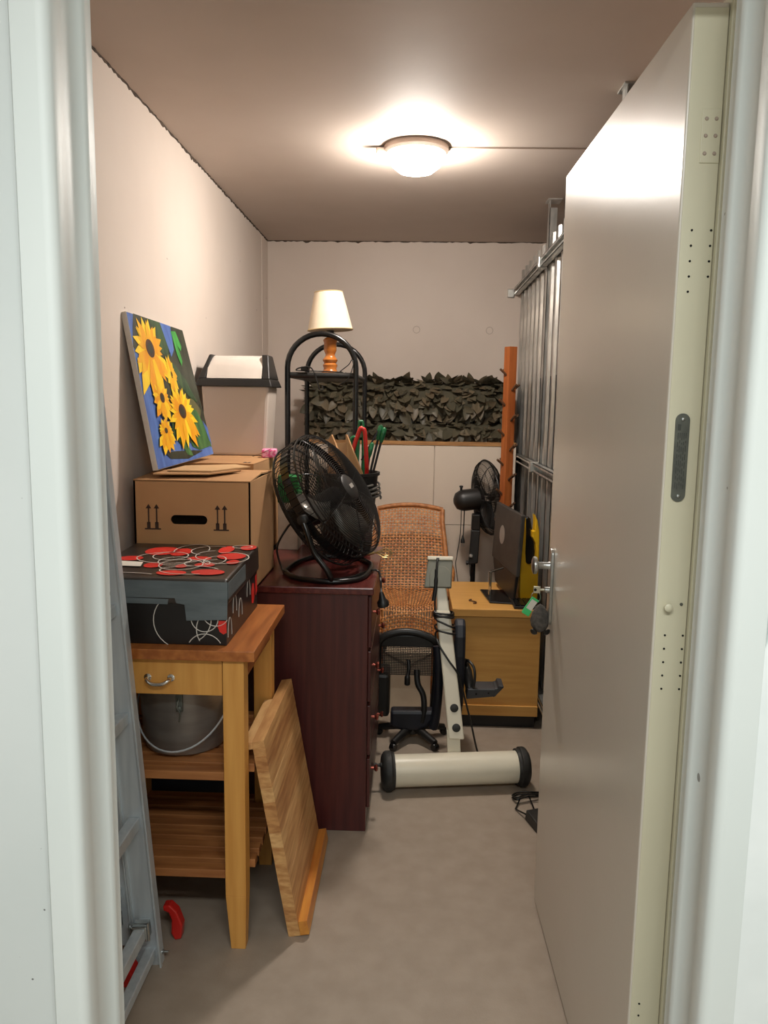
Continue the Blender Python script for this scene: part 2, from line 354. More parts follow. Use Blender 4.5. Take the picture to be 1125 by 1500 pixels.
# ------------------------------------------------------------------ aluminium ladder
t = thing('extension_ladder', 'aluminium extension ladder leaning by the left wall behind the door frame', 'ladder', (-.70, 1.72, 0))
LM = Matrix.Translation((-.644, 0, 0)) @ Matrix.Rotation(R(-4.33), 4, 'Y')
def lad(): m = MB(); m.M = LM; return m
for sec, (xo, z0, z1) in enumerate(((0, 0.0, 2.05), (-.068, .06, 1.62))):
    for y0, y1, iy in ((1.886, 1.912, 1.886), (1.46, 1.486, 1.486)):
        m = lad(); d = 1 if iy == y0 else -1
        m.box(xo - .064, xo, y0, y1, z0, z1)
        st = m.build('stile', 'aluminium', t, bevel=.003)
        m = lad(); m.box(xo - .003, xo + .0015, iy - d * .010, iy, z0, z1); m.box(xo - .0655, xo - .061, iy - d * .010, iy, z0, z1); m.build('flange', 'aluminium', st)
    zz = .125 if sec == 0 else .215
    while zz < z1 - .05:
        lad().box(xo - .047, xo - .017, 1.486, 1.886, zz - .015, zz + .015).build('rung', 'aluminium', t, bevel=.003); zz += .2845
lad().box(-.040, -.012, 1.44, 1.89, .028, .052).build('foot_bar', 'aluminium', t, bevel=.003)
for xo, z in ((-.032, .126), (-.105, .155), (-.105, .50)):
    m = lad(); m.box(xo - .021, xo + .021, 1.836, 1.872, z - .021, z + .021); c = m.build('clamp', 'steel', t, bevel=.004)
    m = lad(); m.tube([(xo - .022, 1.842, z - .02), (xo - .024, 1.842, z + .028), (xo + .024, 1.842, z + .028), (xo + .022, 1.842, z - .02)], .004, 6); m.build('clamp_hook', 'steel', c, 60)
lad().lathe([(.006, 0), (.006, .004), (.003, .005), (.003, .016), (0, .016)], (.0, 1.90, .03), 10, (1, 0, 0)).build('bolt', 'steel', t, 40)

# ------------------------------------------------------------------ wooden kitchen trolley
t = thing('work_table', 'wooden work table with drawer and two slatted shelves beside the ladder', 'table', (-.66, 2.18, 0))
box(-.915, -.400, 1.94, 2.42, .829, .857).build('table_top', 'oiled', t, bevel=.002)
def leg(x0, x1, y0, y1):
    m = MB(); m.box(x0, x1, y0, y1, .16, .829)
    m.hexa([(x0 + .012, y0 + .006, 0), (x1 - .004, y0 + .006, 0), (x1 - .004, y1 - .012, 0), (x0 + .012, y1 - .012, 0)], [(x0, y0, .16), (x1, y0, .16), (x1, y1, .16), (x0, y1, .16)])
    m.build('leg', 'beech', t, bevel=.0015)
for xs in ((-.487, -.431), (-.895, -.839)):
    leg(*xs, 1.955, 2.008); leg(*xs, 2.352, 2.405)
box(-.450, -.434, 2.008, 2.352, .765, .829).build('side_rail', 'oiled', t, bevel=.001)
box(-.892, -.876, 2.008, 2.352, .765, .829).build('side_rail', 'oiled', t, bevel=.001)
box(-.839, -.487, 2.385, 2.400, .74, .829).build('back_rail', 'beech', t)
dw = box(-.836, -.490, 1.962, 1.980, .728, .826).build('drawer', 'beech', t, bevel=.001)
box(-.83, -.496, 1.98, 2.34, .74, .82).build('drawer_box', 'beech', dw)
h = MB().tube(smooth_path([(-.687, 1.962, .774), (-.685, 1.945, .772), (-.672, 1.938, .765), (-.656, 1.937, .763), (-.640, 1.938, .765), (-.627, 1.945, .772), (-.625, 1.962, .774)], 5), [.005] * 31, 8)
for x in (-.687, -.625): h.lathe([(.010, 0), (.010, .002), (.005, .004), (0, .004)], (x, 1.962, .774), 12, (0, -1, 0))
h.build('handle', 'chrome', dw, 50)
for z in (.490, .208):
    for k in range(8):
        y = 1.962 + k * .0555; inn = 0 if k in (0, 7) else 1
        x1 = -.49 if False else (-.418 if 1 <= k <= 6 else -.488)
        x0 = -.90 if 1 <= k <= 6 else -.838
        box(x0, x1, y, y + .035, z, z + .024).build('slat', 'slat', t, bevel=.002)
    for x in (-.476, -.872): box(x, x + .022, 1.99, 2.37, z - .022, z).build('shelf_rail', 'slat', t)

# metal pot on its upper shelf
t = thing('metal_pot', 'dull grey metal pot with wire bail on the slatted shelf', 'pot', (-.645, 2.155, .512))
c = (-.645, 2.155, .512)
MB().lathe([(0, 0), (.100, 0), (.113, .008), (.120, .030), (.128, .19), (.132, .196), (.128, .198), (.116, .03), (0, .012)], c, 36).build('pot_body', 'pot', t, 40)
P = [(c[0] + .134 * math.cos(a), c[1] - .145 * math.sin(a) * 1.0, c[2] + .150 - .118 * math.sin(a)) for a in [PI * i / 24 for i in range(25)]]
MB().tube(P, .003, 6).build('bail_handle', 'aluminium', t, 60)
m = MB(); yf = c[1] - .131
m.box(c[0] + .012, c[0] + .030, yf - .004, yf + .006, .655, .705); m.tube([(c[0] + .021, yf - .004, .695), (c[0] + .017, yf - .012, .672), (c[0] + .026, yf - .01, .655), (c[0] + .022, yf - .006, .628)], .003, 6)
m.lathe([(.008, 0), (.008, .005), (0, .007)], (c[0] + .021, yf - .004, .665), 10, (0, -1, 0)); m.build('clasp', 'plate', t, bevel=.001)

# patterned storage box
t = thing('storage_box', 'black cardboard storage box with red dots and white swirls on the work table', 'box', (-.67, 2.18, .857))
X0, X1, Y0, Y1 = -.862, -.482, 1.985, 2.392
bd = box(X0, X1, Y0, Y1, .857, 1.015).build('box_body', 'box_black', t, bevel=.002)
lm = MB(); lm.hexa([(X0 - .006, Y0 - .006, .968), (X1 + .006, Y0 - .006, .968), (X1 + .006, Y1 + .006, .975), (X0 - .006, Y1 + .006, .975)],
                   [(X0 - .004, Y0 - .002, 1.038), (X1 + .004, Y0 - .002, 1.036), (X1 + .004, Y1 + .004, 1.050), (X0 - .004, Y1 + .004, 1.052)])
ld = lm.build('lid', 'box_lid', t, bevel=.006)
def zlid(y): return 1.0372 + (y - Y0) / (Y1 - Y0) * .0135
def disc_top(cx, cy, rx, ry, mi, mb, dz=0):
    mb.mi = mi; n = 24
    mb.add([(cx + rx * math.cos(2 * PI * i / n), cy + ry * math.sin(2 * PI * i / n), zlid(cy + ry * math.sin(2 * PI * i / n)) + .0022 + dz) for i in range(n)], [list(range(n))])
pr_ = MB()
for (cx, cy, rx, ry) in [(-.745, 2.285, .050, .055), (-.685, 2.275, .030, .050), (-.805, 2.185, .035, .028), (-.560, 2.32, .022, .05), (-.500, 2.355, .024, .035), (-.525, 2.235, .042, .04), (-.715, 2.11, .026, .03), (-.61, 2.20, .035, .025),
                         (-.575, 2.125, .028, .024), (-.64, 2.03, .040, .026), (-.545, 2.045, .045, .03), (-.635, 2.105, .016, .02), (-.505, 2.165, .018, .025)]:
    pr_ = MB(); disc_top(cx, cy, rx, ry, 0, pr_); pr_.build('printed_dot', 'red_print', ld)
def ring_top(cx, cy, rx, ry, a0=0, a1=360, w_=.0016):
    n = 28
    for i in range(n):
        q = []
        for a in (R(a0 + (a1 - a0) * i / n), R(a0 + (a1 - a0) * (i + 1) / n)):
            for s in (-1, 1):
                x = cx + (rx + s * w_) * math.cos(a); y = cy + (ry + s * w_) * math.sin(a); q.append((x, y, zlid(y) + .0030))
        pr_.add(q, [(0, 1, 3, 2)])
for a in [(-.69, 2.20, .10, .07, 90, 330), (-.64, 2.12, .06, .06), (-.60, 2.14, .035, .035), (-.535, 2.21, .065, .07, 200, 480), (-.60, 2.06, .08, .045, 20, 300), (-.66, 2.30, .05, .08, 0, 200), (-.60, 2.30, .06, .06, 60, 250), (-.52, 2.36, .03, .02), (-.56, 2.18, .03, .05), (-.76, 2.0, .08, .02, 20, 170), (-.70, 2.22, .05, .05), (-.67, 2.16, .045, .05), (-.58, 2.24, .05, .06, 100, 300)]:
    pr_ = MB(); ring_top(*a); pr_.build('printed_swirl', 'white_print', ld)
m = MB(); m.add([(x, y, zlid(y) + .004) for x, y in ((-.860, 2.09), (-.742, 2.085), (-.752, 2.135), (-.860, 2.15))], [(0, 1, 2, 3)]); m.build('paper_label', 'white_paper', ld)
m = MB(); yq = Y0 - .0072
m.prism([(x, yq, z) for x, z in ((-.612, .972), (-.590, .968), (-.586, .925), (-.478, .930), (-.476, 1.0), (-.62, 1.0))], (0, 0, 0), (0, -.0012, 0))
m.prism([(x, yq, z) for x, z in ((-.862, .970), (-.635, .968), (-.632, .982), (-.862, .986))], (0, 0, 0), (0, -.0012, 0))
m.prism([(x, yq, z) for x, z in ((-.862, .985), (-.476, .985), (-.476, 1.030), (-.862, 1.032))], (0, 0, 0), (0, -.0008, 0))
m.prism([(X1 + .0065, y, z) for y, z in ((1.98, .985), (2.19, .99), (2.19, 1.035), (1.98, 1.028))], (0, 0, 0), (.0012, 0, 0)); m.build('duct_tape', 'tape', ld)
for ax_, pts_ in ((0, ((-.502, .925), (-.482, .925), (-.482, .893), (-.490, .888), (-.500, .895), (-.505, .908))), (1, ((2.30, .93), (2.315, .95), (2.335, .945), (2.345, .92), (2.340, .895), (2.325, .885), (2.305, .89))), (1, ((2.355, .96), (2.38, .965), (2.385, .91), (2.362, .90)))):
    m = MB()
    if ax_: m.prism([(X1 + .0008, a, z) for a, z in pts_], (0, 0, 0), (.0005, 0, 0))
    else: m.prism([(a, Y0 - .0009, z) for a, z in pts_], (0, 0, 0), (0, -.0004, 0))
    m.build('printed_dot', 'red_print', bd)
def arc_front(cx, cz, r, a0, a1): MB().tube([(cx + r * math.cos(R(a)), Y0 - .0008, cz + r * math.sin(R(a))) for a in range(a0, a1 + 1, 10)], .0013, 4).build('printed_swirl', 'white_print', bd)
arc_front(-.600, .922, .076, 110, 240); arc_front(-.540, .930, .036, 180, 360); arc_front(-.500, .900, .062, 140, 215); arc_front(-.590, .930, .068, -60, 0); arc_front(-.540, .840, .048, 30, 150); arc_front(-.510, .945, .035, 200, 330)
for yy, zz in ((2.02, .88), (2.08, .93), (2.15, .90), (2.26, .93)): MB().tube([(X1 + .0008, yy + .022 * math.cos(R(a)), zz + .045 * math.sin(R(a))) for a in range(-10, 200, 15)], .0008, 4).build('printed_swirl', 'white_print', bd)

# red tool handle on the floor
rt = MB(); rt.prism([(x, 1.985, z) for x, z in ((-.640, 0), (-.622, .004), (-.618, .045), (-.632, .085), (-.652, .105), (-.672, .102), (-.671, .088), (-.656, .082), (-.648, .06), (-.650, .02))], (0, 0, 0), (0, .03, 0))
tag(rt.build('clamp_handle', 'red_plastic', None, bevel=.004, origin=(-.64, 2.0, 0)), 'small red plastic clamp handle on the floor beneath the work table', 'tool handle')
rt = MB(); rt.prism([(x, 1.80, z) for x, z in ((-.735, 0), (-.700, 0), (-.690, .03), (-.705, .055), (-.73, .04))], (0, 0, 0), (0, .05, 0))
tag(rt.build('plastic_clip', 'red_plastic', None, bevel=.004, origin=(-.71, 1.82, 0)), 'small red plastic clip on the floor between the ladder stiles', 'clip')

# lipped wooden board leaning on the work table
t = thing('lipped_board', 'thick laminated wooden board with lipped edges leaning against the work table', 'wooden board', (-.34, 2.27, 0))
Vb, Vt = Vector((-.2915, 0, .004)), Vector((-.3925, 0, .580)); ax = (Vt - Vb); Lb = ax.length; ax.normalize(); nb = Vector((ax.z, 0, -ax.x))
n = 13
for i in range(n):
    a0, a1 = Lb * i / n, Lb * (i + 1) / n; ty = random.uniform(-.0015, .0015)
    q = [Vb + ax * a0 - nb * .034, Vb + ax * a0 + nb * random.uniform(-.0006, .0002), Vb + ax * a1 + nb * random.uniform(-.0006, .0002), Vb + ax * a1 - nb * .034]
    MB().prism([p + Vector((0, 2.02 + ty, 0)) for p in q], (0, 0, 0), (0, .488, 0)).build('stave', 'stave%d' % random.choice((0, 1, 2, 0)), t, bevel=.0006)
q = [Vb + nb * 0, Vb + nb * .026, Vb + ax * .042 + nb * .026, Vb + ax * .042]
MB().prism([p + Vector((0, 2.02, 0)) for p in q], (0, 0, 0), (0, .488, 0)).build('lip', 'lip', t, bevel=.001)
q = [Vb + ax * (Lb - .020) - nb * .060, Vb + ax * (Lb - .020) - nb * .034, Vb + ax * Lb - nb * .034, Vb + ax * Lb - nb * .060]
MB().prism([p + Vector((0, 2.02, 0)) for p in q], (0, 0, 0), (0, .32, 0)).build('lip', 'stave2', t, bevel=.001)

# ------------------------------------------------------------------ dark chest of drawers
t = thing('chest_of_drawers', 'dark mahogany chest of drawers with brass red knobs behind the leaning board', 'chest of drawers', (-.35, 2.96, 0))
box(-.565, -.143, 2.580, 3.340, .0, .856).build('carcass', 'mahogany', t, bevel=.002)
box(-.575, -.123, 2.568, 3.350, .856, .881).build('top_board', 'mahogany_top', t, bevel=.004)
for k_, z in enumerate((.075, .270, .465, .660)):
    d = box(-.143, -.131, 2.60, 3.32, z + .004, z + .186).build('drawer', 'mahogany', t, bevel=.003)
    for y in (2.70, 3.20):
        MB().lathe([(.005, 0), (.005, .010), (.011, .014), (.013, .019), (.010, .024), (0, .026)], (-.131, y, z + .105), 14, (1, 0, 0)).build('knob', 'knob', d, 40)
# plain dark cabinet between it and the wall
t = thing('low_cabinet', 'plain dark navy cabinet behind the work table under the cardboard boxes', 'cabinet', (-.745, 3.0, 0))
box(-.918, -.580, 2.440, 3.56, 0.03, .881).build('carcass', 'navy', t, bevel=.002)
box(-.91, -.59, 2.46, 3.54, 0, .03).build('plinth', 'black_plastic', t)
# moving boxes
def arrow(mb, x, y, z0, z1):
    mb.box(x - .0022, x + .0022, y - .0012, y, z0 + .02, z1 - .01); mb.box(x - .0055, x + .0055, y - .0012, y, z0 + .004, z0 + .024); mb.box(x - .013, x + .013, y - .0012, y, z0, z0 + .004)
    mb.prism([(x - .009, y, z1 - .014), (x + .009, y, z1 - .014), (x, y, z1)], (0, 0, 0), (0, -.0012, 0))
t = thing('moving_box', 'cardboard moving box with hand hole and printed double arrows under the painting', 'cardboard box', (-.70, 2.66, .881))
bx0, bx1, by0, by1, bz0, bz1 = -.888, -.513, 2.450, 2.862, .881, 1.243
m = MB(); hx, hz, hw, hh = -.711, 1.119, .044, .015    # front wall with a real hand hole
hole = [(hx - hw + hh * .0 + (hh * math.cos(R(a)) if 90 <= a <= 270 else 2 * hw - 0 + hh * math.cos(R(a))), hz + hh * math.sin(R(a))) for a in list(range(90, 271, 20)) + list(range(270, 451, 20))]
out = [(bx0, bz1), (bx0, bz0), (bx1, bz0), (bx1, bz1)]
for yy, flip in ((by0, 0), (by0 + .006, 1)):
    nh = len(hole); L_ = hole[:nh // 2]; R_ = hole[nh // 2:]
    polys = [[out[0], out[1]] + L_[::-1], [out[2], out[3]] + R_[::-1], [out[1], out[2], R_[0], L_[-1]], [out[3], out[0], L_[0], R_[-1]]]
    for p in polys: m.add([(x, yy, z) for x, z in p], [list(range(len(p)))])
nh = len(hole); m.add([(x, by0, z) for x, z in hole] + [(x, by0 + .006, z) for x, z in hole], [(i, (i + 1) % nh, nh + (i + 1) % nh, nh + i) for i in range(nh)])
m.box(bx0, bx1, by1 - .006, by1, bz0, bz1); m.box(bx0, bx0 + .006, by0, by1, bz0, bz1); m.box(bx1 - .006, bx1, by0, by1, bz0, bz1); m.box(bx0, bx1, by0, by1, bz0, bz0 + .006)
me_box = m.build('box_walls', 'cardboard', t)
for x in (-.841, -.815, -.619, -.596):
    m = MB(); arrow(m, x, by0, 1.086, 1.168); m.build('printed_arrow', 'ink', me_box)
box(bx0 + .01, bx1 - .01, by0 + .02, by1 - .02, bz0 + .006, 1.085).build('contents', 'white_card', t)
ym = (by0 + by1) / 2
MB().hexa([(bx0, by0, bz1 - .002), (bx1, by0, bz1 - .002), (bx1 - .003, ym, bz1 + .010), (bx0, ym, bz1 + .006)], [(bx0, by0, bz1 + .003), (bx1, by0, bz1 + .003), (bx1 - .003, ym, bz1 + .015), (bx0, ym, bz1 + .011)]).build('flap', 'cardboard', t)
MB().hexa([(bx0, ym + .002, bz1 + .004), (bx1 - .003, ym + .002, bz1 + .008), (bx1, by1, bz1 - .002), (bx0, by1, bz1 - .002)], [(bx0, ym + .002, bz1 + .009), (bx1 - .003, ym + .002, bz1 + .013), (bx1, by1, bz1 + .003), (bx0, by1, bz1 + .003)]).build('flap', 'cardboard', t)
t = thing('moving_box', 'plain cardboard moving box under the white swing-lid bin', 'cardboard box', (-.74, 3.19, .881))
box(-.900, -.590, 2.880, 3.50, .881, 1.262).build('box_walls', 'cardboard', t, bevel=.003)
box(-.900, -.590, 2.880, 3.188, 1.262, 1.267).build('flap', 'cardboard', t)
box(-.900, -.590, 3.192, 3.50, 1.262, 1.267).build('flap', 'cardboard', t)
m = MB(); m.box(-.640, -.615, 2.925, 2.935, 1.267, 1.2676); m.box(-.640, -.632, 2.935, 2.96, 1.267, 1.2676); m.box(-.623, -.615, 2.935, 2.96, 1.267, 1.2676); m.build('printed_mark', 'ink', t)
# loose torn cardboard under the painting
for i, (pp, z, lb) in enumerate(((((-.83, 2.47), (-.66, 2.50), (-.58, 2.62), (-.70, 2.68), (-.84, 2.60)), 1.260, 'crumpled grey-brown cardboard scrap lying lowest under the painting'), (((-.80, 2.52), (-.66, 2.54), (-.565, 2.70), (-.64, 2.80), (-.80, 2.72)), 1.2665, 'torn light brown cardboard sheet lying directly under the painting edge'))):
    m = MB(); m.prism([(x, y, z + random.uniform(-.001, .003)) for x, y in pp], (0, 0, 0), (0, 0, .004)); tag(m.build('cardboard_scrap', 'card_in' if i else 'cardboard', None, origin=(-.72, 2.6, z)), lb, 'cardboard')

# sunflower painting
t = thing('painting', 'canvas painting of yellow sunflowers on blue leaning against the left wall', 'painting', (-.83, 2.8, 1.27))
BL, TLp, BR, TRp = Vector((-.822, 2.495, 1.272)), Vector((-.912, 2.495, 1.772)), Vector((-.795, 3.10, 1.285)), Vector((-.912, 3.10, 1.766))
nrm = ((BR - BL).cross(TLp - BL)).normalized()
if nrm.x < 0: nrm = -nrm
MB().hexa([BL - nrm * .018, BL, BR, BR - nrm * .018], [TLp - nrm * .018, TLp, TRp, TRp - nrm * .018]).build('canvas', 'canvas', t, bevel=.002)
def PQ(u, v, k=0):                              # u along the wall 0..1, v up 0..1
    return BL.lerp(BR, u).lerp(TLp.lerp(TRp, u), v) + nrm * (.0006 + k * .00035)
PN = ['p_blue', 'p_green', 'p_dark', 'p_leaf', 'p_yellow', 'p_orange', 'p_brown', 'p_bgreen', 'p_olive']
pm = MB()
def patch(mi, k, pts): pm.mi = mi; pm.add([PQ(u, v, k) for u, v in pts], [list(range(len(pts)))])
patch(0, 0, [(.004, .004), (.996, .004), (.996, .996), (.004, .996)])
patch(2, 1, [(.0, .78), (.22, .62), (.30, .40), (.42, .18), (.70, .10), (1, .16), (1, 1), (.75, 1), (.62, .80), (.52, .74), (.40, .9), (.36, 1), (.10, 1), (.05, .9)])
patch(1, 2, [(.35, 1), (.55, 1), (.62, .86), (.56, .74), (.46, .78)])
patch(1, 2, [(.48, .68), (.62, .72), (.80, .60), (.93, .42), (.80, .46), (.64, .56)])
patch(0, 2, [(.54, 1), (.74, 1), (.70, .82), (.62, .76)])
patch(8, 2, [(.68, .44), (.84, .46), (.96, .36), (.90, .30), (.78, .38)])
patch(3, 3, [(.70, .40), (.86, .36), (.97, .20), (.99, .06), (.86, .10), (.78, .22)])
patch(1, 2, [(.36, .34), (.50, .26), (.54, .04), (.42, .14), (.34, .22)])
patch(3, 3, [(.40, .20), (.52, .16), (.60, .03), (.50, .05)])
patch(3, 2, [(.60, .26), (.80, .22), (.94, .07), (.74, .06), (.62, .10)])
patch(0, 4, [(.93, .28), (1, .22), (1, .08), (.97, .12)])
patch(2, 2, [(.15, .10), (.35, .09), (.62, .07), (.80, .05), (.50, .02), (.22, .05)])
patch(7, 3, [(.72, .96), (.82, .97), (.88, .86), (.84, .82), (.80, .86), (.82, .74), (.78, .70), (.74, .80)])
def flower(cu, cv, ru, rv, n, droop, cr=.28, k=5):
    for lay in range(2):
        for i in range(n):
            a = 2 * PI * (i + lay * .5) / n + random.uniform(-.1, .1); l = random.uniform(.85, 1.1) * (1 + droop * max(0, -math.sin(a))) * (1 - .15 * lay); wd = PI / n * 1.25
            patch(4 if (lay == 0) ^ (random.random() < .25) else 5, k + lay * 2 + (i % 2), [(min(.995, max(.005, cu + ru * d_ * math.cos(a + o_))), min(.995, max(.005, cv + rv * d_ * math.sin(a + o_)))) for d_, o_ in ((.22, -wd), (.68 * l, -wd * .75), (l, 0), (.68 * l, wd * .75), (.22, wd))])
    patch(5, k + 4, [(cu + ru * cr * 1.25 * math.cos(2 * PI * i / 20), cv + rv * cr * 1.2 * math.sin(2 * PI * i / 20)) for i in range(20)])
    patch(6, k + 5, [(cu + ru * cr * math.cos(2 * PI * i / 20), cv + rv * cr * math.sin(2 * PI * i / 20)) for i in range(20)])
    patch(2, k + 6, [(cu + ru * cr * .6 * math.cos(2 * PI * i / 20), cv + rv * cr * .6 * math.sin(2 * PI * i / 20)) for i in range(20)])
flower(.25, .79, .24, .22, 15, .8); flower(.56, .36, .23, .19, 16, .55, k=13); flower(.27, .46, .13, .12, 11, .6, k=8); flower(.22, .24, .11, .09, 10, 1.0, .22, k=8); flower(.53, .63, .09, .14, 9, .3, .12, k=8)
pm.build('painted_surface', PN, t)

# swing-lid bin
t = thing('waste_bin', 'white plastic waste bin with black swing-lid frame on a cardboard box', 'bin', (-.75, 3.40, 1.267))
B0, B1 = (-.878, -.625, 3.30, 3.48), (-.893, -.607, 3.285, 3.495)
MB().hexa([(B0[0], B0[2], 1.267), (B0[1], B0[2], 1.267), (B0[1], B0[3], 1.267), (B0[0], B0[3], 1.267)], [(B1[0], B1[2], 1.565), (B1[1], B1[2], 1.565), (B1[1], B1[3], 1.565), (B1[0], B1[3], 1.565)]).build('bin_body', 'bin_body', t, bevel=.012)
x0, x1, y0, y1 = -.915, -.590, 3.268, 3.512
m = MB(); m.hexa([(x0, y0, 1.556), (x1, y0, 1.556), (x1, y1, 1.556), (x0, y1, 1.556)], [(x0 + .012, y0 + .012, 1.588), (x1 - .012, y0 + .012, 1.588), (x1 - .012, y1 - .012, 1.588), (x0 + .012, y1 - .012, 1.588)])
for xa, xb, xc, xd in ((x0 + .012, x0 + .042, x0 + .046, x0 + .060), (x1 - .042, x1 - .012, x1 - .056, x1 - .028)):
    m.hexa([(xa, y0 + .012, 1.588), (xb, y0 + .012, 1.588), (xb, y1 - .012, 1.588), (xa, y1 - .012, 1.588)], [(xc, 3.34, 1.690), (xd, 3.34, 1.690), (xd, 3.44, 1.690), (xc, 3.44, 1.690)])
m.build('lid_frame', 'black_plastic', t, bevel=.004)
m = MB(); n = 10
prof = [(y0 + .016 + (y1 - y0 - .032) * i / n, 1.590 + .098 * math.sin(PI * i / n) ** .75) for i in range(n + 1)]
m.prism([(x0 + .048, y, z) for y, z in prof], (0, 0, 0), (x1 - x0 - .096, 0, 0)); m.build('swing_lid', 'bin_lid', t, 50)
# pink packet
t = thing('pink_packet', 'pink and white patterned paper packet beside the bin', 'packet', (-.55, 3.30, 1.267))
m = MB(); m.M = Matrix.Translation((-.625, 3.22, 1.267)) @ Matrix.Rotation(R(8), 4, 'Z'); m.box(-.0, .062, -.03, .05, 0, .035); m.build('paper', 'pink', t, bevel=.006)
m = MB(); m.tube(smooth_path([(-.66, 3.20, 1.272), (-.62, 3.185, 1.286), (-.58, 3.18, 1.305)]), .0012, 5); m.build('string', 'peg', t)
# white carton behind the drum fan
t = thing('carton', 'tall white carton with a green upper band standing behind the black fan', 'carton', (-.50, 3.30, .881))
box(-.560, -.475, 3.22, 3.335, .881, 1.08).build('carton_body', 'white_card', t, bevel=.003)
box(-.561, -.474, 3.219, 3.336, 1.08, 1.19).build('green_band', 'green_card', t, bevel=.003)

# ------------------------------------------------------------------ black high-velocity floor fan
t = thing('floor_fan', 'large black tilted floor fan with wire grille on the chest of drawers', 'fan', (-.31, 2.85, .881))
C = Vector((-.312, 2.86, 1.140)); nf = Vector((.80, -.27, .53)).normalized(); uf = Vector((.55, 0, -.835)); uf = (uf - nf * uf.dot(nf)).normalized(); wf_ = nf.cross(uf)
RF = .245
def FP(a, r, d): return C + (uf * math.cos(a) + wf_ * math.sin(a)) * r + nf * d
m = MB()
for k_ in range(27):
    r = .045 + (RF - .045) * k_ / 26; d = .050 + .055 * math.sqrt(max(0, 1 - (r / RF) ** 2)); m.tube([FP(2 * PI * i / 48, r, d) for i in range(48)], .0015 if k_ < 26 else .004, 4, closed=True)
for i in range(8):
    a = 2 * PI * i / 8 + .2; m.tube([FP(a, RF * q, .049 + .055 * math.sqrt(max(0, 1 - q * q))) for q in (.15, .4, .6, .75, .87, .95, 1)], .002, 4)
m.build('front_grille', 'black_wire', t, 60)
m = MB()
for k_ in range(13):
    r = .07 + (RF - .07) * k_ / 12; d = -.045 - .05 * math.sqrt(max(0, 1 - (r / RF) ** 2)); m.tube([FP(2 * PI * i / 40, r, d) for i in range(40)], .0017 if k_ < 12 else .004, 4, closed=True)
for i in range(10):
    a = 2 * PI * i / 10; m.tube([FP(a, RF * q, -.044 - .05 * math.sqrt(max(0, 1 - q * q))) for q in (.2, .5, .75, .9, 1)], .002, 4)
for i in range(60):
    a = 2 * PI * i / 60; m.tube([FP(a, RF, -.045), FP(a, RF + .003, 0), FP(a, RF, .050)], .0013, 4)
m.build('rear_grille', 'black_wire', t, 60)
m = MB(); n = 48
m.add([FP(2 * PI * i / n, RF + .001, d) for d in (-.015, .018) for i in range(n)], [(i, (i + 1) % n, n + (i + 1) % n, n + i) for i in range(n)]); m.build('drum_band', 'black_gloss', t, 60)
hb = MB().lathe([(.050, .085), (.050, .104), (.043, .109), (0, .111)], C, 28, nf).build('hub_cap', 'black_plastic', t, 40)
m = MB(); e1 = uf; e2 = wf_; cc = C + nf * .1122; m.add([cc + e1 * a + e2 * b for a, b in ((-.008, -.016), (.008, -.016), (.008, .016), (-.008, .016))], [(0, 1, 2, 3)]); m.build('badge', 'badge', hb)
MB().lathe([(.0, -.16), (.045, -.158), (.055, -.15), (.058, -.06), (.04, -.04), (.035, .03), (.03, .05), (0, .052)], C, 24, nf).build('motor', 'black_plastic', t, 40)
for i in range(3):
    a = 2 * PI * i / 3 + 2.5; vv = []; K = 7
    for j in range(K + 1):
        q = j / K; r = .035 + .185 * q; wd = .25 + .35 * math.sin(PI * min(q * .9 + .1, 1)); vv += [FP(a - wd * .8, r, -.022 - .0), FP(a + wd * .8, r, .026)]
    m = MB(); m.add(vv, [(2 * j, 2 * j + 1, 2 * j + 3, 2 * j + 2) for j in range(K)]); b = m.build('blade', 'blade', t, 60); s_ = b.modifiers.new('solid', 'SOLIDIFY'); s_.thickness = .002
Pn, Pf = C - wf_ * (RF + .012), C + wf_ * (RF + .012)
zb = .890
m = MB(); m.tube(smooth_path([(-.455, 2.76, zb), (-.40, 2.66, zb), (-.27, 2.615, zb), (-.175, 2.68, zb), (-.150, 2.90, zb), (-.20, 3.02, zb)], 8), .010, 8); m.tube(smooth_path([(-.455, 2.76, zb), (-.44, 2.90, zb), (-.39, 3.03, zb), (-.30, 3.06, zb), (-.20, 3.02, zb)], 8), .010, 8); m.build('base_loop', 'black_gloss', t, 60)
MB().tube(smooth_path([Pn, Pn + Vector((.02, -.01, -.05)), (-.33, 2.61, .99), (-.285, 2.605, .93), (-.27, 2.615, .892)], 8), .010, 8).build('bracket_arm', 'black_gloss', t, 60)
MB().tube(smooth_path([Pf, Pf + Vector((.0, .012, -.05)), (-.20, 3.10, 1.0), (-.20, 3.06, .93), (-.20, 3.02, .892)], 8), .010, 8).build('bracket_arm', 'black_gloss', t, 60)
for p, s in ((Pn, -1), (Pf, 1)): MB().lathe([(.018, -.012), (.018, .008), (.010, .012), (0, .012)], p, 14, wf_ * s).build('pivot_knob', 'black_plastic', t, 40)
bk = C - nf * .16
cab = MB().tube(smooth_path([bk, (-.475, 2.93, 1.02), (-.50, 2.86, .96), (-.475, 2.80, .90), (-.44, 2.72, .895), (-.34, 2.66, .886), (-.22, 2.70, .886), (-.150, 2.80, .892), (-.118, 2.80, .888), (-.108, 2.76, .86), (-.104, 2.72, .83)], 10), .0042, 6).build('power_cord', 'black_plastic', t, 60)
m = MB(); m.M = Matrix.Translation((-.098, 2.718, .798)) @ Matrix.Rotation(R(-10), 4, 'Y'); m.lathe([(.006, .035), (.010, .022), (.013, .010), (.021, .0), (.021, -.016), (.016, -.020), (0, -.020)], (0, 0, 0), 14); m.build('plug', 'black_plastic', cab, 40)

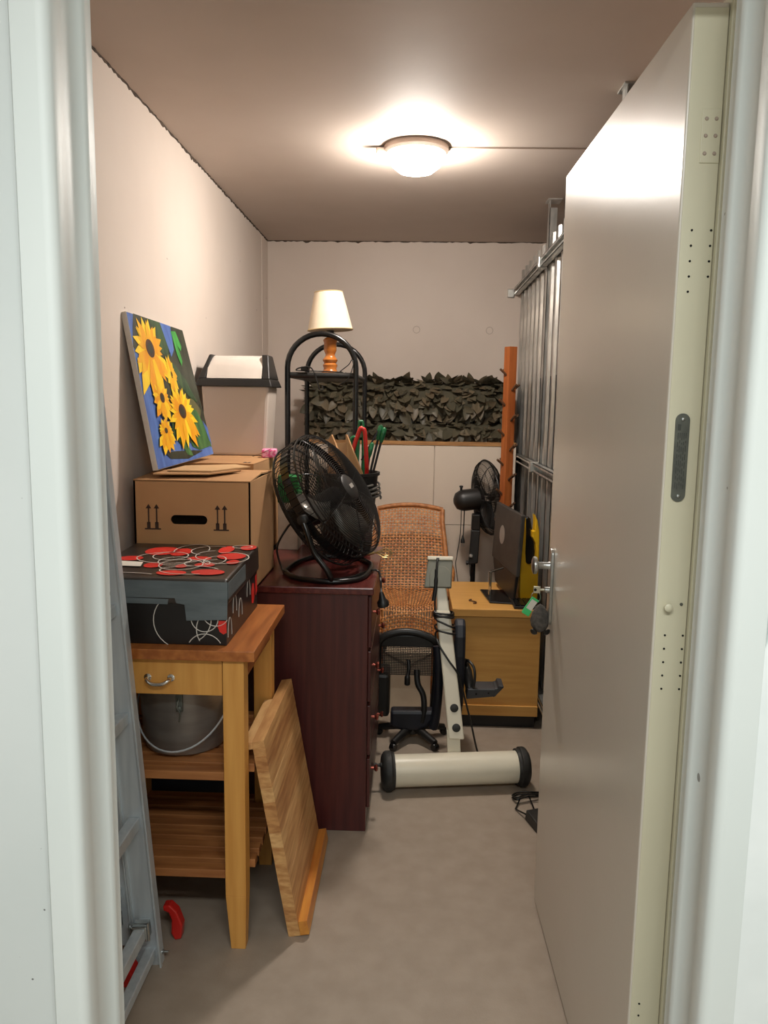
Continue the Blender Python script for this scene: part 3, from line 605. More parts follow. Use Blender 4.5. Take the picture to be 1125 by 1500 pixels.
# black bucket with rods, cardboard and cable
bc = Vector((-.272, 3.222, .881))
t = thing('bucket', 'black plastic bucket of rods and cardboard behind the floor fan', 'bucket', bc)
MB().lathe([(0, 0), (.098, 0), (.100, .004), (.128, .320), (.136, .322), (.136, .334), (.126, .334), (.096, .012), (0, .010)], bc, 36).build('bucket_body', 'black_plastic', t, 40)
cm = MB(); P = []
for i in range(130):
    a = i * .19; P.append(bc + Vector(((.134 + .008 * math.sin(i * .37)) * math.cos(a) + .006, (.134 + .006 * math.cos(i * .5)) * math.sin(a), .225 + .070 * i / 130 + .012 * math.sin(a))))
cm.tube(P, .0048, 6); tag(cm.build('cable_coil', 'cable_grey', None, 60, origin=bc + Vector((0, 0, .2))), 'grey-black cable wound around the black bucket', 'cable')
def rod(pts, r, mt, label, grip=None, gm=None):
    o = MB().tube(smooth_path(pts, 6), r, 8).build('bent_rod', mt, None, 60, origin=pts[0]); tag(o, label, 'rod')
    if grip: MB().tube(smooth_path(grip, 6), r + .0022, 8).build('grip', gm, o, 60, None).location = (0, 0, 0)
    return o
b0 = bc
rod([b0 + Vector((.035, -.02, .03)), (-.225, 3.16, 1.21), (-.250, 3.16, 1.27), (-.218, 3.155, 1.385), (-.205, 3.155, 1.392), (-.196, 3.155, 1.375), (-.188, 3.16, 1.25), (-.19, 3.18, 1.20), (-.22, 3.2, .92)], .0085, 'red_plastic', 'red coated rod bent into a narrow loop in the bucket')
rod([b0 + Vector((.00, .02, .03)), (-.262, 3.27, 1.25), (-.262, 3.27, 1.33), (-.255, 3.27, 1.352), (-.240, 3.27, 1.352), (-.235, 3.27, 1.33), (-.24, 3.26, .93)], .007, 'green_plastic', 'lower green hooped rod left of the red rod in the bucket')
rod([b0 + Vector((.02, .03, .03)), (-.235, 3.29, 1.25), (-.229, 3.29, 1.40), (-.222, 3.29, 1.418), (-.213, 3.29, 1.40), (-.210, 3.28, 1.25), (-.22, 3.26, .93)], .007, 'green_plastic', 'tallest green hooped rod behind the red rod in the bucket')
sr = rod([b0 + Vector((.03, .02, .03)), (-.192, 3.23, 1.20), (-.180, 3.23, 1.29), (-.172, 3.23, 1.325)], .0045, 'black_plastic', 'short black rod with green handle in the bucket')
for (a, b, lb) in (((-.180, 3.25, 1.20), (-.136, 3.25, 1.40), 'black rod with green tip tilting out of the bucket, its inner one'), ((-.168, 3.25, 1.20), (-.122, 3.25, 1.39), 'black rod with green tip tilting out of the bucket, its outer one')):
    a, b = Vector(a), Vector(b); d = (b - a).normalized(); o = MB().tube([a - d * .25, b], .0048, 8).build('bent_rod', 'black_plastic', None, 60, origin=a); tag(o, lb, 'rod')
    MB().tube([b - d * .055, b - d * .02, b, b + d * .008], [.008, .0115, .0105, .004], 10).build('grip', 'green_plastic', o, 60)
MB().tube([(-.184, 3.23, 1.27), (-.180, 3.23, 1.29), (-.170, 3.23, 1.33), (-.168, 3.23, 1.336)], [.006, .010, .009, .003], 10).build('grip', 'green_plastic', sr, 60)
tag(MB().tube([(-.215, 3.25, 1.26), (-.134, 3.245, 1.405)], .004, 6).build('stick', 'dark_navy', None, 60, origin=(-.2, 3.25, 1.3)), 'thin dark stick slanting across between the green handles', 'stick')
for pts, lb in ((((-.272, 3.13, 1.37), (-.268, 3.13, 1.37), (-.205, 3.145, 1.215), (-.215, 3.15, 1.0), (-.28, 3.13, 1.0), (-.262, 3.13, 1.22)), 'brown cardboard strip slanting beside the red rod in the bucket'),
                (((-.345, 3.16, 1.345), (-.331, 3.16, 1.368), (-.300, 3.16, 1.295), (-.290, 3.16, 1.0), (-.345, 3.16, 1.0)), 'brown pointed cardboard flap behind the fan grille in the bucket'),
                (((-.325, 3.21, 1.33), (-.268, 3.21, 1.335), (-.262, 3.21, 1.0), (-.325, 3.21, 1.0)), 'light square cardboard piece between the two flaps in the bucket')):
    m = MB(); m.prism([Vector(p) for p in pts], (0, 0, 0), (.004, .010, 0)); tag(m.build('cardboard_piece', 'card_in' if 'light' in lb else 'cardboard', None, origin=pts[0]), lb, 'cardboard')

# ------------------------------------------------------------------ black arched etagere and table lamp
t = thing('arched_rack', 'black tubular rack with arched ends behind the chest of drawers', 'rack', (-.41, 3.78, 0))
for y in (3.47, 4.10):
    P = [(-.558, y, 0.0), (-.558, y, .8), (-.558, y, 1.645)] + [(-.408 - .150 * math.cos(R(a)), y, 1.645 + .146 * math.sin(R(a))) for a in range(10, 171, 10)] + [(-.258, y, 1.645), (-.258, y, .8), (-.258, y, 0)]
    MB().tube(P, .0125, 10).build('arched_end', 'black_gloss', t, 60)
for z in (1.600, .95, .35): box(-.560, -.256, 3.475, 4.095, z, z + .026).build('tray', 'black_plastic', t, bevel=.010)
t = thing('table_lamp', 'table lamp with cream cone shade and turned wooden base on the rack', 'lamp', (-.404, 3.78, 1.626))
lc = (-.404, 3.78, 1.626)
MB().lathe([(0, 0), (.045, 0), (.046, .006), (.040, .012), (.034, .018), (.030, .030), (.034, .040), (.035, .046), (.028, .054), (.033, .062), (.036, .070), (.028, .080), (.022, .092), (.026, .104), (.030, .112), (.030, .150), (.033, .156), (.034, .162), (.026, .170), (.020, .174), (0, .174)], lc, 28).build('lamp_base', 'turned', t, 50)
MB().lathe([(.018, .17), (.018, .235), (.012, .24), (0, .24)], lc, 16).build('socket', 'black_plastic', t, 40)
sm = MB(); sm.M = Matrix.Translation((lc[0], lc[1], 1.832)) @ Matrix.Rotation(R(-3), 4, 'Y')
sm.lathe([(.107, 0), (.066, .178), (.0645, .178), (.1055, 0), (.107, 0)], (0, 0, 0), 40); sh = sm.build('lamp_shade', 'shade', t, 50)
for rr, z in ((.1072, .003), (.0667, .176)):
    m = MB(); m.M = sm.M; m.tube([(rr * math.cos(2 * PI * i / 40), rr * math.sin(2 * PI * i / 40), z) for i in range(40)], .0019, 5, closed=True); m.build('shade_trim', 'shade_trim', sh, 60)
m = MB(); m.M = sm.M
for i in range(3): m.tube([(0, 0, .03), (.104 * math.cos(2.1 * i), .104 * math.sin(2.1 * i), .006)], .0015, 5)
m.build('shade_ring', 'steel', t)
cr = MB().tube(smooth_path([(-.37, 3.77, 1.632), (-.33, 3.62, 1.632), (-.42, 3.52, 1.632), (-.52, 3.50, 1.634), (-.50, 3.47, 1.645), (-.455, 3.462, 1.645), (-.43, 3.455, 1.60), (-.415, 3.45, 1.555), (-.40, 3.455, 1.55), (-.405, 3.46, 1.57)], 8), .003, 6).build('cord', 'black_plastic', t, 60)
MB().tube(smooth_path([(-.33, 3.50, 1.632), (-.29, 3.47, 1.66), (-.275, 3.455, 1.68), (-.268, 3.45, 1.66), (-.29, 3.45, 1.60), (-.33, 3.455, 1.57)], 8), .002, 6).build('cord', 'black_plastic', t, 60)
box(-.50, -.465, 3.465, 3.485, 1.632, 1.650).build('switch', 'black_plastic', cr, bevel=.004)

# ------------------------------------------------------------------ white cabinet and leaf roll
t = thing('tall_cabinet', 'cream-white cabinet with plain doors under the leaf roll', 'cabinet', (0, 4.8, 0))
box(-.62, .595, 4.62, 4.985, .06, 1.255).build('carcass', 'cabinet', t)
box(-.61, .59, 4.65, 4.98, 0, .06).build('plinth', 'black_plastic', t)
box(-.625, .598, 4.60, 4.99, 1.255, 1.277).build('top_board', 'ply_edge', t, bevel=.001)
for x0, x1 in ((-.62, -.361), (-.357, .122), (.126, .597)):
    box(x0, x1, 4.60, 4.62, .07, .787).build('door', 'cabinet', t, bevel=.001)
    box(x0, x1, 4.60, 4.62, .790, 1.252).build('door', 'cabinet', t, bevel=.001)
t = thing('leaf_screen_roll', 'rolled screen of dark artificial leaves lying on the white cabinet', 'leaf screen', (0, 4.8, 1.277))
m = MB(); m.lathe([(0, -.62), (.120, -.62), (.122, 0), (.120, .57), (0, .57)], (0, 4.80, 1.500), 24, (1, 0, 0))
m.M = Matrix.Translation((0, 4.79, 1.336)) @ Matrix.Diagonal((1, 1.0, .42, 1)); m.lathe([(0, -.63), (.135, -.63), (.135, .57), (0, .57)], (0, 0, 0), 24, (1, 0, 0)); m.build('backing', 'thatch', t, 50)
leafm = []
for v in range(6):
    L_, W_ = random.uniform(.078, .100), random.uniform(.020, .029); bend = random.uniform(.1, .35); vv = []
    K = 6
    for j in range(K + 1):
        q = j / K; wd = W_ * math.sin(PI * q ** .8) ** .8 if 0 < q < 1 else .0006; zc = bend * L_ * q * q
        vv += [(-wd, L_ * q, zc + wd * .35), (0, L_ * q, zc), (wd, L_ * q, zc + wd * .35)]
    me = bpy.data.meshes.new('leaf'); me.from_pydata(vv, [], [f for j in range(K) for f in ((3 * j, 3 * j + 1, 3 * j + 4, 3 * j + 3), (3 * j + 1, 3 * j + 2, 3 * j + 5, 3 * j + 4))])
    me.materials.append(MATS['leaf%d' % (v % 3)]); me.polygons.foreach_set('use_smooth', [True] * len(me.polygons)); leafm.append((me, vv, [tuple(p.vertices) for p in me.polygons]))
def leaf_matrix(x, a, which):
    # point on a roll; a = angle round the X axis, 0 facing the room, 90 up
    if which: p = Vector((x, 4.80 - .118 * math.cos(a), 1.500 + .118 * math.sin(a)))
    else: p = Vector((x, 4.79 - .132 * math.cos(a), 1.336 + .055 * math.sin(a)))
    nn = Vector((0, -math.cos(a), math.sin(a)))
    tip = random.uniform(-1.1, 1.1) + (PI / 2 if random.random() < .35 else 0) * random.choice((-1, 1)) * .7
    if x > .47: tip = -abs(tip) if math.sin(tip) > 0 else tip
    if x > .47 and math.sin(tip) > 0: tip = 0
    down = Vector((0, -math.sin(a), -math.cos(a)))
    d = (down * math.cos(tip) + Vector((1, 0, 0)) * math.sin(tip) + nn * random.uniform(.10, .50)).normalized()
    xx = d.cross(nn).normalized(); zz = xx.cross(d)
    M_ = Matrix.Identity(4)
    for i, v in enumerate((xx, d, zz)):
        for r in range(3): M_[r][i] = v[r]
    M_.translation = p - nn * .006
    return M_
rest = MB(); cnt = 0; spots = []
for row in range(13):
    for k_ in range(30): spots.append((-.63 + 1.19 * (k_ + random.uniform(0, 1)) / 30, R(-70 + 190 * row / 12) + random.uniform(-.1, .1), 1))
for row in range(6):
    for k_ in range(28): spots.append((-.64 + 1.20 * (k_ + random.uniform(0, 1)) / 28, R(-45 + 110 * row / 5) + random.uniform(-.1, .1), 0))
random.shuffle(spots)
for (x, a, wch) in spots:
    M_ = leaf_matrix(x, a, wch); S_ = Matrix.Scale(random.uniform(.8, 1.15), 4); me, vv, ff = random.choice(leafm)
    if cnt < 300 and -.35 < a < 1.9:
        o = bpy.data.objects.new('leaf', me); COL.objects.link(o); o.parent = t; o.matrix_local = Matrix.Translation(-Vector(t.location)) @ M_ @ S_; cnt += 1
    else:
        rest.M = M_ @ S_; rest.mi = random.randrange(3); rest.add(vv, ff)
for side in (-1, 1):                            # leaves sticking out of the two ends
    for k_ in range(26):
        a = random.uniform(0, 2 * PI); r_ = random.uniform(.02, .115); rest.mi = random.randrange(3)
        rest.M = Matrix.Translation((-.60 if side < 0 else .505, 4.80 - r_ * math.cos(a), 1.50 + r_ * math.sin(a))) @ Matrix.Rotation(-side * PI / 2 + random.uniform(-.7, .7), 4, 'Z') @ Matrix.Rotation(random.uniform(-.7, .7), 4, 'X'); rest.add(random.choice(leafm)[1], leafm[0][2])
ro = rest.build('leaf_filling', ['leaf0', 'leaf1', 'leaf2'], t, 60); ro['kind'] = 'stuff'

# ------------------------------------------------------------------ wicker chair
t = thing('wicker_chair', 'woven rattan chair with high back in front of the cream cabinet', 'chair', (-.01, 4.15, 0))
prof = [(4.43, .925), (4.405, .80), (4.375, .68), (4.345, .57), (4.315, .50), (4.27, .468), (4.17, .462), (4.05, .462), (3.95, .466), (3.905, .458), (3.887, .43), (3.885, .38), (3.885, .325)]
sp = smooth_path([(0, y, z) for y, z in prof], 8); NS = len(sp) - 1
acc = [0]
for i in range(NS): acc.append(acc[-1] + (sp[i + 1] - sp[i]).length)
LT = acc[-1]
def halfw(z, y):
    if y > 4.28: return .185 + .035 * max(0, min(1, (.85 - z) / .3))
    return .150 + .07 * max(0, (y - 3.95) / .33) if y > 3.95 else .148
def WS(s, u):                                   # s: length along the sheet, u: -1..1 across
    s = max(0, min(LT, s)); i = 0
    while i < NS - 1 and acc[i + 1] < s: i += 1
    q = (s - acc[i]) / max(1e-6, acc[i + 1] - acc[i]); p = sp[i].lerp(sp[i + 1], q)
    hw = halfw(p.z, p.y); y = p.y; z = p.z
    if p.y > 4.28: y -= .075 * abs(u) ** 3 * min(1, max(0, (.93 - p.z) / .3)); z -= .025 * u * u * max(0, (p.z - .75) / .17)
    elif p.z > .44: z += .012 * abs(u) ** 3
    else: z += .018 * math.cos(u * 2.2) - .012
    d = (sp[min(i + 1, NS)] - sp[i]).normalized(); nn = Vector((0, d.z, -d.y))
    if nn.y > 0: nn = -nn if nn.z <= 0 else nn
    return Vector((-.015 + hw * u + .008 * (p.z - .6), y, z)), nn
def weave(s0, s1, name):
    mb = MB(); P_ = .0165; nu = 22; ns = max(3, int((s1 - s0) / P_))
    for c_ in range(nu + 1):
        u = -1 + 2 * c_ / nu; prev = None
        for r_ in range(ns * 2 + 1):
            p, nn = WS(s0 + (s1 - s0) * r_ / (ns * 2), u); p = p + nn * (.0016 if (r_ // 2 + c_) % 2 else -.0016)
            cur = (p - Vector((.0033, 0, 0)), p + Vector((.0033, 0, 0)))
            if prev: mb.add([prev[0], prev[1], cur[1], cur[0]], [(0, 1, 2, 3)])
            prev = cur
    for r_ in range(ns + 1):
        s = s0 + (s1 - s0) * r_ / ns; prev = None
        for c_ in range(nu * 2 + 1):
            u = -1 + c_ / nu; a, nn = WS(s - .0033, u); b, _ = WS(s + .0033, u); o_ = nn * (.0016 if (c_ // 2 + r_) % 2 == 0 else -.0016); cur = (a + o_, b + o_)
            if prev: mb.add([prev[0], prev[1], cur[1], cur[0]], [(0, 1, 2, 3)])
            prev = cur
    o = mb.build(name, 'wicker', t); sd = o.modifiers.new('solid', 'SOLIDIFY'); sd.thickness = .002; return o
sB = acc[8 * 5]; sF = acc[8 * 9]
weave(0, sB, 'back_weave'); weave(sB, sF, 'seat_weave'); weave(sF, LT, 'apron_weave')
m = MB(); E_ = [WS(LT * i / 60, 1)[0] for i in range(61)]; m.tube(E_, .013, 8); m.build('side_rim', 'wicker_rim', t, 60)
m = MB(); E_ = [WS(LT * i / 60, -1)[0] for i in range(61)]; m.tube(E_, .013, 8); m.build('side_rim', 'wicker_rim', t, 60)
MB().tube([WS(0, -1 + i / 10)[0] for i in range(21)], .013, 8).build('top_rim', 'wicker_rim', t, 60)
MB().tube([WS(LT, -1 + i / 10)[0] for i in range(21)], .007, 8).build('apron_rim', 'wicker_rim', t, 60)
for s in (-1, 1):
    MB().tube(smooth_path([(-.013 + s * .215, 4.33, .62), (-.013 + s * .235, 4.25, .585), (-.013 + s * .225, 4.15, .53), (-.013 + s * .20, 4.05, .48)], 6), .020, 8).build('wing', 'wicker_rim', t, 60)
    MB().tube([(-.013 + s * .14, 3.93, 0), (-.013 + s * .14, 3.93, .455)], .016, 10).build('leg', 'wicker_rim', t, 60)
    MB().tube([(-.013 + s * .18, 4.42, 0), (-.013 + s * .18, 4.33, .50)], .016, 10).build('leg', 'wicker_rim', t, 60)
t = thing('whisk', 'small wire whisk poking past the edge of the chest of drawers', 'whisk', (-.17, 3.09, .881))
m = MB()
for a in range(4):
    A_ = PI * a / 4 + .3
    Pq = [(-.150 + .075 * q, 3.09 + sg * .024 * math.sin(PI * q ** 1.6) * math.cos(A_), .902 + sg * .020 * math.sin(PI * q ** 1.6) * math.sin(A_)) for sg, qs in ((1, (0, .25, .5, .75, .9, 1)), (-1, (.9, .75, .5, .25, 0))) for q in qs]
    m.tube(smooth_path(Pq, 3), .0012, 5)
m.build('wire_loops', 'gold_wire', t, 60)
MB().tube([(-.205, 3.09, .888), (-.148, 3.09, .902)], .006, 8).build('handle', 'gold_wire', t, 60)
# pale carton under the wicker chair
ct = thing('beige_carton', 'pale beige carton standing under the wicker chair', 'carton', (0, 3.76, 0))
box(-.115, .105, 3.66, 3.87, 0, .305).build('carton_body', 'beige_card', ct, bevel=.002)
MB().prism([(-.115, 3.66, .305), (.105, 3.66, .305), (.0, 3.658, .245)], (0, 0, 0), (0, -.003, 0)).build('flap', 'beige_card', ct)

# ------------------------------------------------------------------ black swivel chair
t = thing('swivel_chair', 'low black swivel chair with mesh back in front of the wicker chair', 'chair', (.02, 3.32, 0))
m = MB(); P = [(-.125, 3.27, .13), (-.138, 3.262, .28), (-.140, 3.255, .42), (-.118, 3.25, .468), (-.06, 3.25, .492), (.0, 3.25, .497), (.06, 3.25, .485), (.112, 3.25, .458), (.126, 3.255, .42), (.122, 3.262, .28), (.112, 3.27, .13)]
m.tube(smooth_path(P, 6), .017, 8); m.build('backrest_frame', 'black_plastic', t, 60)
box(-.135, .122, 3.250, 3.262, .425, .480).build('back_pad', 'black_plastic', t, bevel=.005)
m = MB()
for i in range(34): m.box(-.134 + i * .0077, -.131 + i * .0077, 3.254, 3.257, .295, .45)
for i in range(20): m.box(-.134, .124, 3.2535, 3.2565, .297 + i * .0077, .300 + i * .0077)
m.build('backrest_mesh', 'rubber', t)
m = MB(); m.prism([(x, 3.19, z) for x, z in ((-.078, .150), (.115, .154), (.112, .115), (.085, .080), (.04, .062), (-.03, .062), (-.078, .082))], (0, 0, 0), (0, .07, 0)); m.build('seat_edge', 'dark_navy', t, bevel=.012)
box(-.150, -.085, 3.24, 3.40, .10, .30).build('side_panel', 'black_plastic', t, bevel=.015)
ar = MB(); ar.tube(smooth_path([(.120, 3.17, .46), (.128, 3.16, .38), (.128, 3.16, .25), (.120, 3.17, .13), (.112, 3.18, .085)], 6), [.020] * 25, 8); ar.build('armrest', 'dark_navy', t, 60)
MB().tube(smooth_path([(-.135, 3.30, .47), (-.145, 3.30, .38), (-.145, 3.30, .25), (-.13, 3.30, .14)], 6), .018, 8).build('armrest', 'black_plastic', t, 60)
MB().tube(smooth_path([(-.005, 3.235, .375), (.0, 3.225, .34), (-.006, 3.22, .30), (-.006, 3.22, .262)], 6), [.008] * 6 + [.009] * 6 + [.013] * 6 + [.010], 8).build('lever', 'black_plastic', t, 60)
MB().tube(smooth_path([(.035, 3.235, .33), (.040, 3.22, .27), (.065, 3.21, .22), (.070, 3.20, .15), (.062, 3.20, .10)], 6), .013, 8).build('tilt_bracket', 'black_plastic', t, 60)
MB().lathe([(.035, .035), (.035, .06), (.022, .066), (.022, .10), (0, .10)], (.02, 3.25, 0), 18).build('column', 'black_plastic', t, 40)
for i in range(5):
    a = R(-122 + 72 * i); e = Vector((.02 + .155 * math.cos(a), 3.25 + .155 * math.sin(a), .036))
    MB().tube([(.02, 3.25, .058), (.02 + .07 * math.cos(a), 3.25 + .07 * math.sin(a), .054), e], [.020, .018, .015], 8).build('base_leg', 'black_plastic', t, 60)
    MB().lathe([(.0, -.012), (.016, -.012), (.018, -.008), (.018, .008), (.016, .012), (0, .012)], e + Vector((0, 0, -.018)), 14, (math.sin(a), -math.cos(a), 0)).build('castor', 'black_gloss', t, 40)

t.location.y += .115

# ------------------------------------------------------------------ exercise bike
t = thing('exercise_bike', 'cream-white exercise bike with slanted post and fat front tube', 'exercise bike', (.19, 3.0, 0))
T0, T1 = Vector((-.098, 2.885, .077)), Vector((.478, 2.965, .077)); td = (T1 - T0).normalized(); TL = (T1 - T0).length
MB().lathe([(.0, .02), (.062, .02), (.062, TL - .02), (0, TL - .02)], T0, 32, td).build('front_tube', 'bike_white', t, 40)
for p, s in ((T0, 1), (T1, -1)):
    cp = MB().lathe([(0, 0), (.060, .0), (.072, .008), (.077, .016), (.077, .034), (.074, .036), (.071, .040), (.071, .048), (.0, .048)], p, 32, td * s).build('end_cap', 'rubber', t, 40)
MB().lathe([(.010, 0), (.010, .006), (.006, .010), (.006, .020), (.010, .022), (.010, .030), (0, .031)], T0 + Vector((0, 0, .025)), 12, -td).build('adjuster', 'rubber', t, 40)
def post_sec(c, w_, d_): return [Vector(c) + Vector((sx * w_ / 2, sy * d_ / 2, 0)) for sx, sy in ((-1, -1), (1, -1), (1, 1), (-1, 1))]
pa, pb, pc = (.193, 2.975, .185), (.137, 3.13, .64), (.118, 3.185, .815)
MB().hexa(post_sec((.187, 2.965, .10), .052, .036), post_sec((.180, 2.985, .215), .052, .036)).build('post_foot', 'bike_white', t, bevel=.003)
MB().hexa(post_sec(pa, .062, .048), post_sec(pb, .056, .046)).build('post', 'bike_white', t, bevel=.006)
MB().hexa(post_sec(pb, .052, .042), post_sec(pc, .036, .030)).build('neck', 'bike_white', t, bevel=.006)
nrmp = Vector((0, -.95, .31)).normalized()
for zz in (.228, .300):
    q = (zz - .185) / .455; c = Vector(pa).lerp(Vector(pb), q) + Vector((.004, -.0235, 0)); MB().lathe([(.0165, -.003), (.0165, .002), (.013, .004), (0, .0045)], c, 20, nrmp).build('plug', 'rubber', t, 40)
# joint sleeve between post and neck
m = MB(); m.hexa(post_sec((.143, 3.11, .585), .060, .050), post_sec((.133, 3.138, .665), .058, .048)); m.build('sleeve', 'bike_white', t, bevel=.010)
# console seen from behind
CMx = Matrix.Translation((.117, 3.175, .812)) @ Matrix.Rotation(R(-20), 4, 'X')
m = MB(); m.M = CMx; m.hexa([(-.062, -.012, -.068), (.050, -.012, -.068), (.050, .012, -.068), (-.062, .012, -.068)], [(-.048, -.016, .045), (.054, -.016, .045), (.054, .018, .045), (-.048, .018, .045)]); cs = m.build('console', 'bike_grey', t, bevel=.004)
m = MB(); m.M = CMx; m.box(-.050, .056, -.020, .020, .045, .062); m.build('console_top', 'bike_white', cs, bevel=.004)
m = MB(); m.M = CMx; m.prism([(.004 + .044 * math.cos(R(a)), -.016, -.024 + .046 * math.sin(R(a))) for a in range(0, 181, 12)] + [(-.040, -.014, -.066), (.046, -.014, -.066)], (0, 0, 0), (0, -.008, 0)); m.build('console_arch', 'bike_grey', cs, bevel=.002)
m = MB(); m.M = CMx; m.box(-.014, -.002, -.024, -.019, .044, .054); m.build('socket', 'black_plastic', cs)
# cable: from the console, round the post and down to the floor
def pp(z): q = (z - .185) / .455; return Vector(pa).lerp(Vector(pb), q) if z < .64 else Vector(pb).lerp(Vector(pc), (z - .64) / .175)
P = [CMx @ Vector((-.008, -.026, .046)), CMx @ Vector((-.012, -.032, .02)), pp(.76) + Vector((-.020, -.026, 0)), pp(.70) + Vector((-.030, -.018, 0)), pp(.67) + Vector((-.032, -.01, 0))]
zz = .655
for k_, (za, zb_) in enumerate(((.655, .650), (.648, .636), (.640, .645), (.630, .600), (.590, .575))):
    P += [pp(za) + Vector((-.033, -.022, 0)), pp((za + zb_) / 2) + Vector((0, -.031, 0)), pp(zb_) + Vector((.035, -.022, 0)), pp(zb_) + Vector((.035, .024, -.002)), pp(zb_) + Vector((-.034, .026, -.004))]
P += [pp(.54) + Vector((-.034, -.022, 0)), pp(.48) + Vector((.0, -.030, 0)), pp(.42) + Vector((.035, -.02, 0)), (.225, 3.04, .33), (.255, 3.04, .22), (.285, 3.03, .10), (.325, 3.03, .012), (.38, 3.06, .005)]
MB().tube(smooth_path(P, 5), .0042, 6).build('cable', 'black_plastic', t, 60)
MB().tube(smooth_path([CMx @ Vector((-.014, -.033, .005)), pp(.76) + Vector((-.022, -.032, 0)), pp(.70) + Vector((-.036, -.022, 0))], 6), [.006] * 4 + [.0085] * 9, 8).build('cable_sleeve', 'black_plastic', t, 60)
# casing, crank and pedal
m = MB(); P = [(3.10, .36), (3.085, .48), (3.09, .56), (3.11, .605), (3.15, .625), (3.20, .60), (3.34, .48), (3.40, .36), (3.38, .25), (3.30, .18), (3.20, .18), (3.13, .25)]
m.prism([(.183, y, z) for y, z in P], (0, 0, 0), (.045, 0, 0)); m.build('casing', 'dark_navy', t, bevel=.012)
MB().tube([(.222, 3.20, .42), (.240, 3.16, .39), (.250, 3.11, .355), (.250, 3.10, .34)], [.026, .024, .020, .016], 10).build('crank_arm', 'black_plastic', t, 60)
m = MB(); m.hexa([(.236, 3.075, .305), (.345, 3.075, .318), (.345, 3.16, .318), (.236, 3.16, .305)], [(.240, 3.07, .350), (.352, 3.07, .352), (.352, 3.165, .352), (.240, 3.165, .350)])
m.hexa([(.345, 3.075, .320), (.352, 3.07, .320), (.352, 3.165, .320), (.345, 3.16, .320)], [(.366, 3.07, .368), (.386, 3.07, .366), (.386, 3.165, .366), (.366, 3.165, .368)])
m.hexa([(.343, 3.072, .318), (.350, 3.072, .318), (.350, 3.163, .318), (.343, 3.163, .318)], [(.350, 3.072, .354), (.388, 3.072, .362), (.388, 3.163, .362), (.350, 3.163, .354)])
pdl = m.build('pedal', 'pedal', t, bevel=.004)
MB().tube(smooth_path([(.262, 3.08, .350), (.268, 3.075, .40), (.262, 3.085, .44), (.240, 3.12, .455), (.238, 3.16, .42), (.250, 3.165, .35)], 5), .006, 6).build('strap', 'black_plastic', pdl, 60)
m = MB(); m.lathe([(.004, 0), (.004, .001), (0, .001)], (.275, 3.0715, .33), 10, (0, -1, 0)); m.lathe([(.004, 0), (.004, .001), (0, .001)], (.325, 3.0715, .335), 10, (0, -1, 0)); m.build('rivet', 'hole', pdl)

# ------------------------------------------------------------------ low beech desk and what stands on it
t = thing('low_desk', 'low beech cabinet with black plinth beside the exercise bike', 'cabinet', (.40, 3.78, 0))
box(.205, .600, 3.515, 4.05, .062, .535).build('carcass', 'desk_front', t, bevel=.001)
box(.193, .610, 3.50, 4.06, .535, .570).build('top_board', 'desk_top', t, bevel=.002)
box(.20, .60, 3.505, 3.516, .062, .110).build('front_rail', 'desk_front', t, bevel=.001)
box(.21, .59, 3.53, 4.03, 0, .062).build('plinth', 'black_plastic', t)
sh_ = MB().tube(smooth_path([(.292, 3.665, .574), (.282, 3.66, .574), (.280, 3.645, .574), (.296, 3.635, .574), (.310, 3.62, .574), (.306, 3.600, .574), (.294, 3.598, .574)], 5), .003, 6)
tag(sh_.build('s_hook', 'peg', None, 60, origin=(.295, 3.63, .571)), 'small dark metal S-shaped hook on the low beech cabinet', 'hook')
t = thing('monitor', 'dark grey computer monitor seen from behind on the low beech cabinet', 'monitor', (.46, 3.78, .57))
A, B_ = Vector((.447, 4.045, 0)), Vector((.517, 3.605, 0)); dB = (B_ - A).normalized(); nM = Vector((dB.y, -dB.x, 0));
if nM.x > 0: nM = -nM                           # nM points to the left, the back of the monitor
lean = Vector((.055, 0, 1)).normalized()
def MP(s, z, o): return A + dB * s + lean * (z / lean.z) + nM * o - Vector((.055 * 1.0, 0, 0)) + Vector((0, 0, 0))
LM_ = (B_ - A).length
MB().hexa([MP(0, .715, .012), MP(LM_, .700, .012), MP(LM_, .700, -.008), MP(0, .715, -.008)], [MP(0, 1.000, .012), MP(LM_, .992, .012), MP(LM_, .992, -.008), MP(0, 1.000, -.008)]).build('back_shell', 'monitor', t, bevel=.004)
MB().hexa([MP(.01, .735, -.008), MP(LM_ - .01, .72, -.008), MP(LM_ - .01, .72, -.010), MP(.01, .735, -.010)], [MP(.01, .99, -.008), MP(LM_ - .01, .985, -.008), MP(LM_ - .01, .985, -.010), MP(.01, .99, -.010)]).build('screen', 'screen', t)
m = MB(); n = 24; cs_, cz = LM_ * .36, .855
m.add([MP(cs_ + .047 * math.cos(2 * PI * i / n), cz + .047 * math.sin(2 * PI * i / n), .0135) for i in range(n)], [list(range(n))]); m.build('round_logo', 'logo', t)
MB().hexa([MP(.08, .60, .006), MP(LM_ - .03, .575, .006), MP(LM_ - .03, .575, -.006), MP(.08, .60, -.006)], [MP(.02, .716, .010), MP(LM_ - .01, .702, .010), MP(LM_ - .01, .702, -.006), MP(.02, .716, -.006)]).build('lower_cover', 'black_plastic', t, bevel=.003)
MB().prism([(.348, 3.86, .571), (.372, 3.615, .571), (.478, 3.60, .571), (.470, 3.86, .571)], (0, 0, 0), (0, 0, .008)).build('foot_plate', 'black_gloss', t, bevel=.002)
m = MB(); m.bar((.384, 3.74, .578), (.384, 3.74, .70), .014, .022, (0, 1, 0)); m.bar((.380, 3.74, .694), (.450, 3.76, .712), .012, .010); m.build('stand_post', 'chrome', t, bevel=.003)
m = thing('keyboard', 'black keyboard lying by the yellow shell on the beech cabinet', 'keyboard', (.53, 3.60, .571))
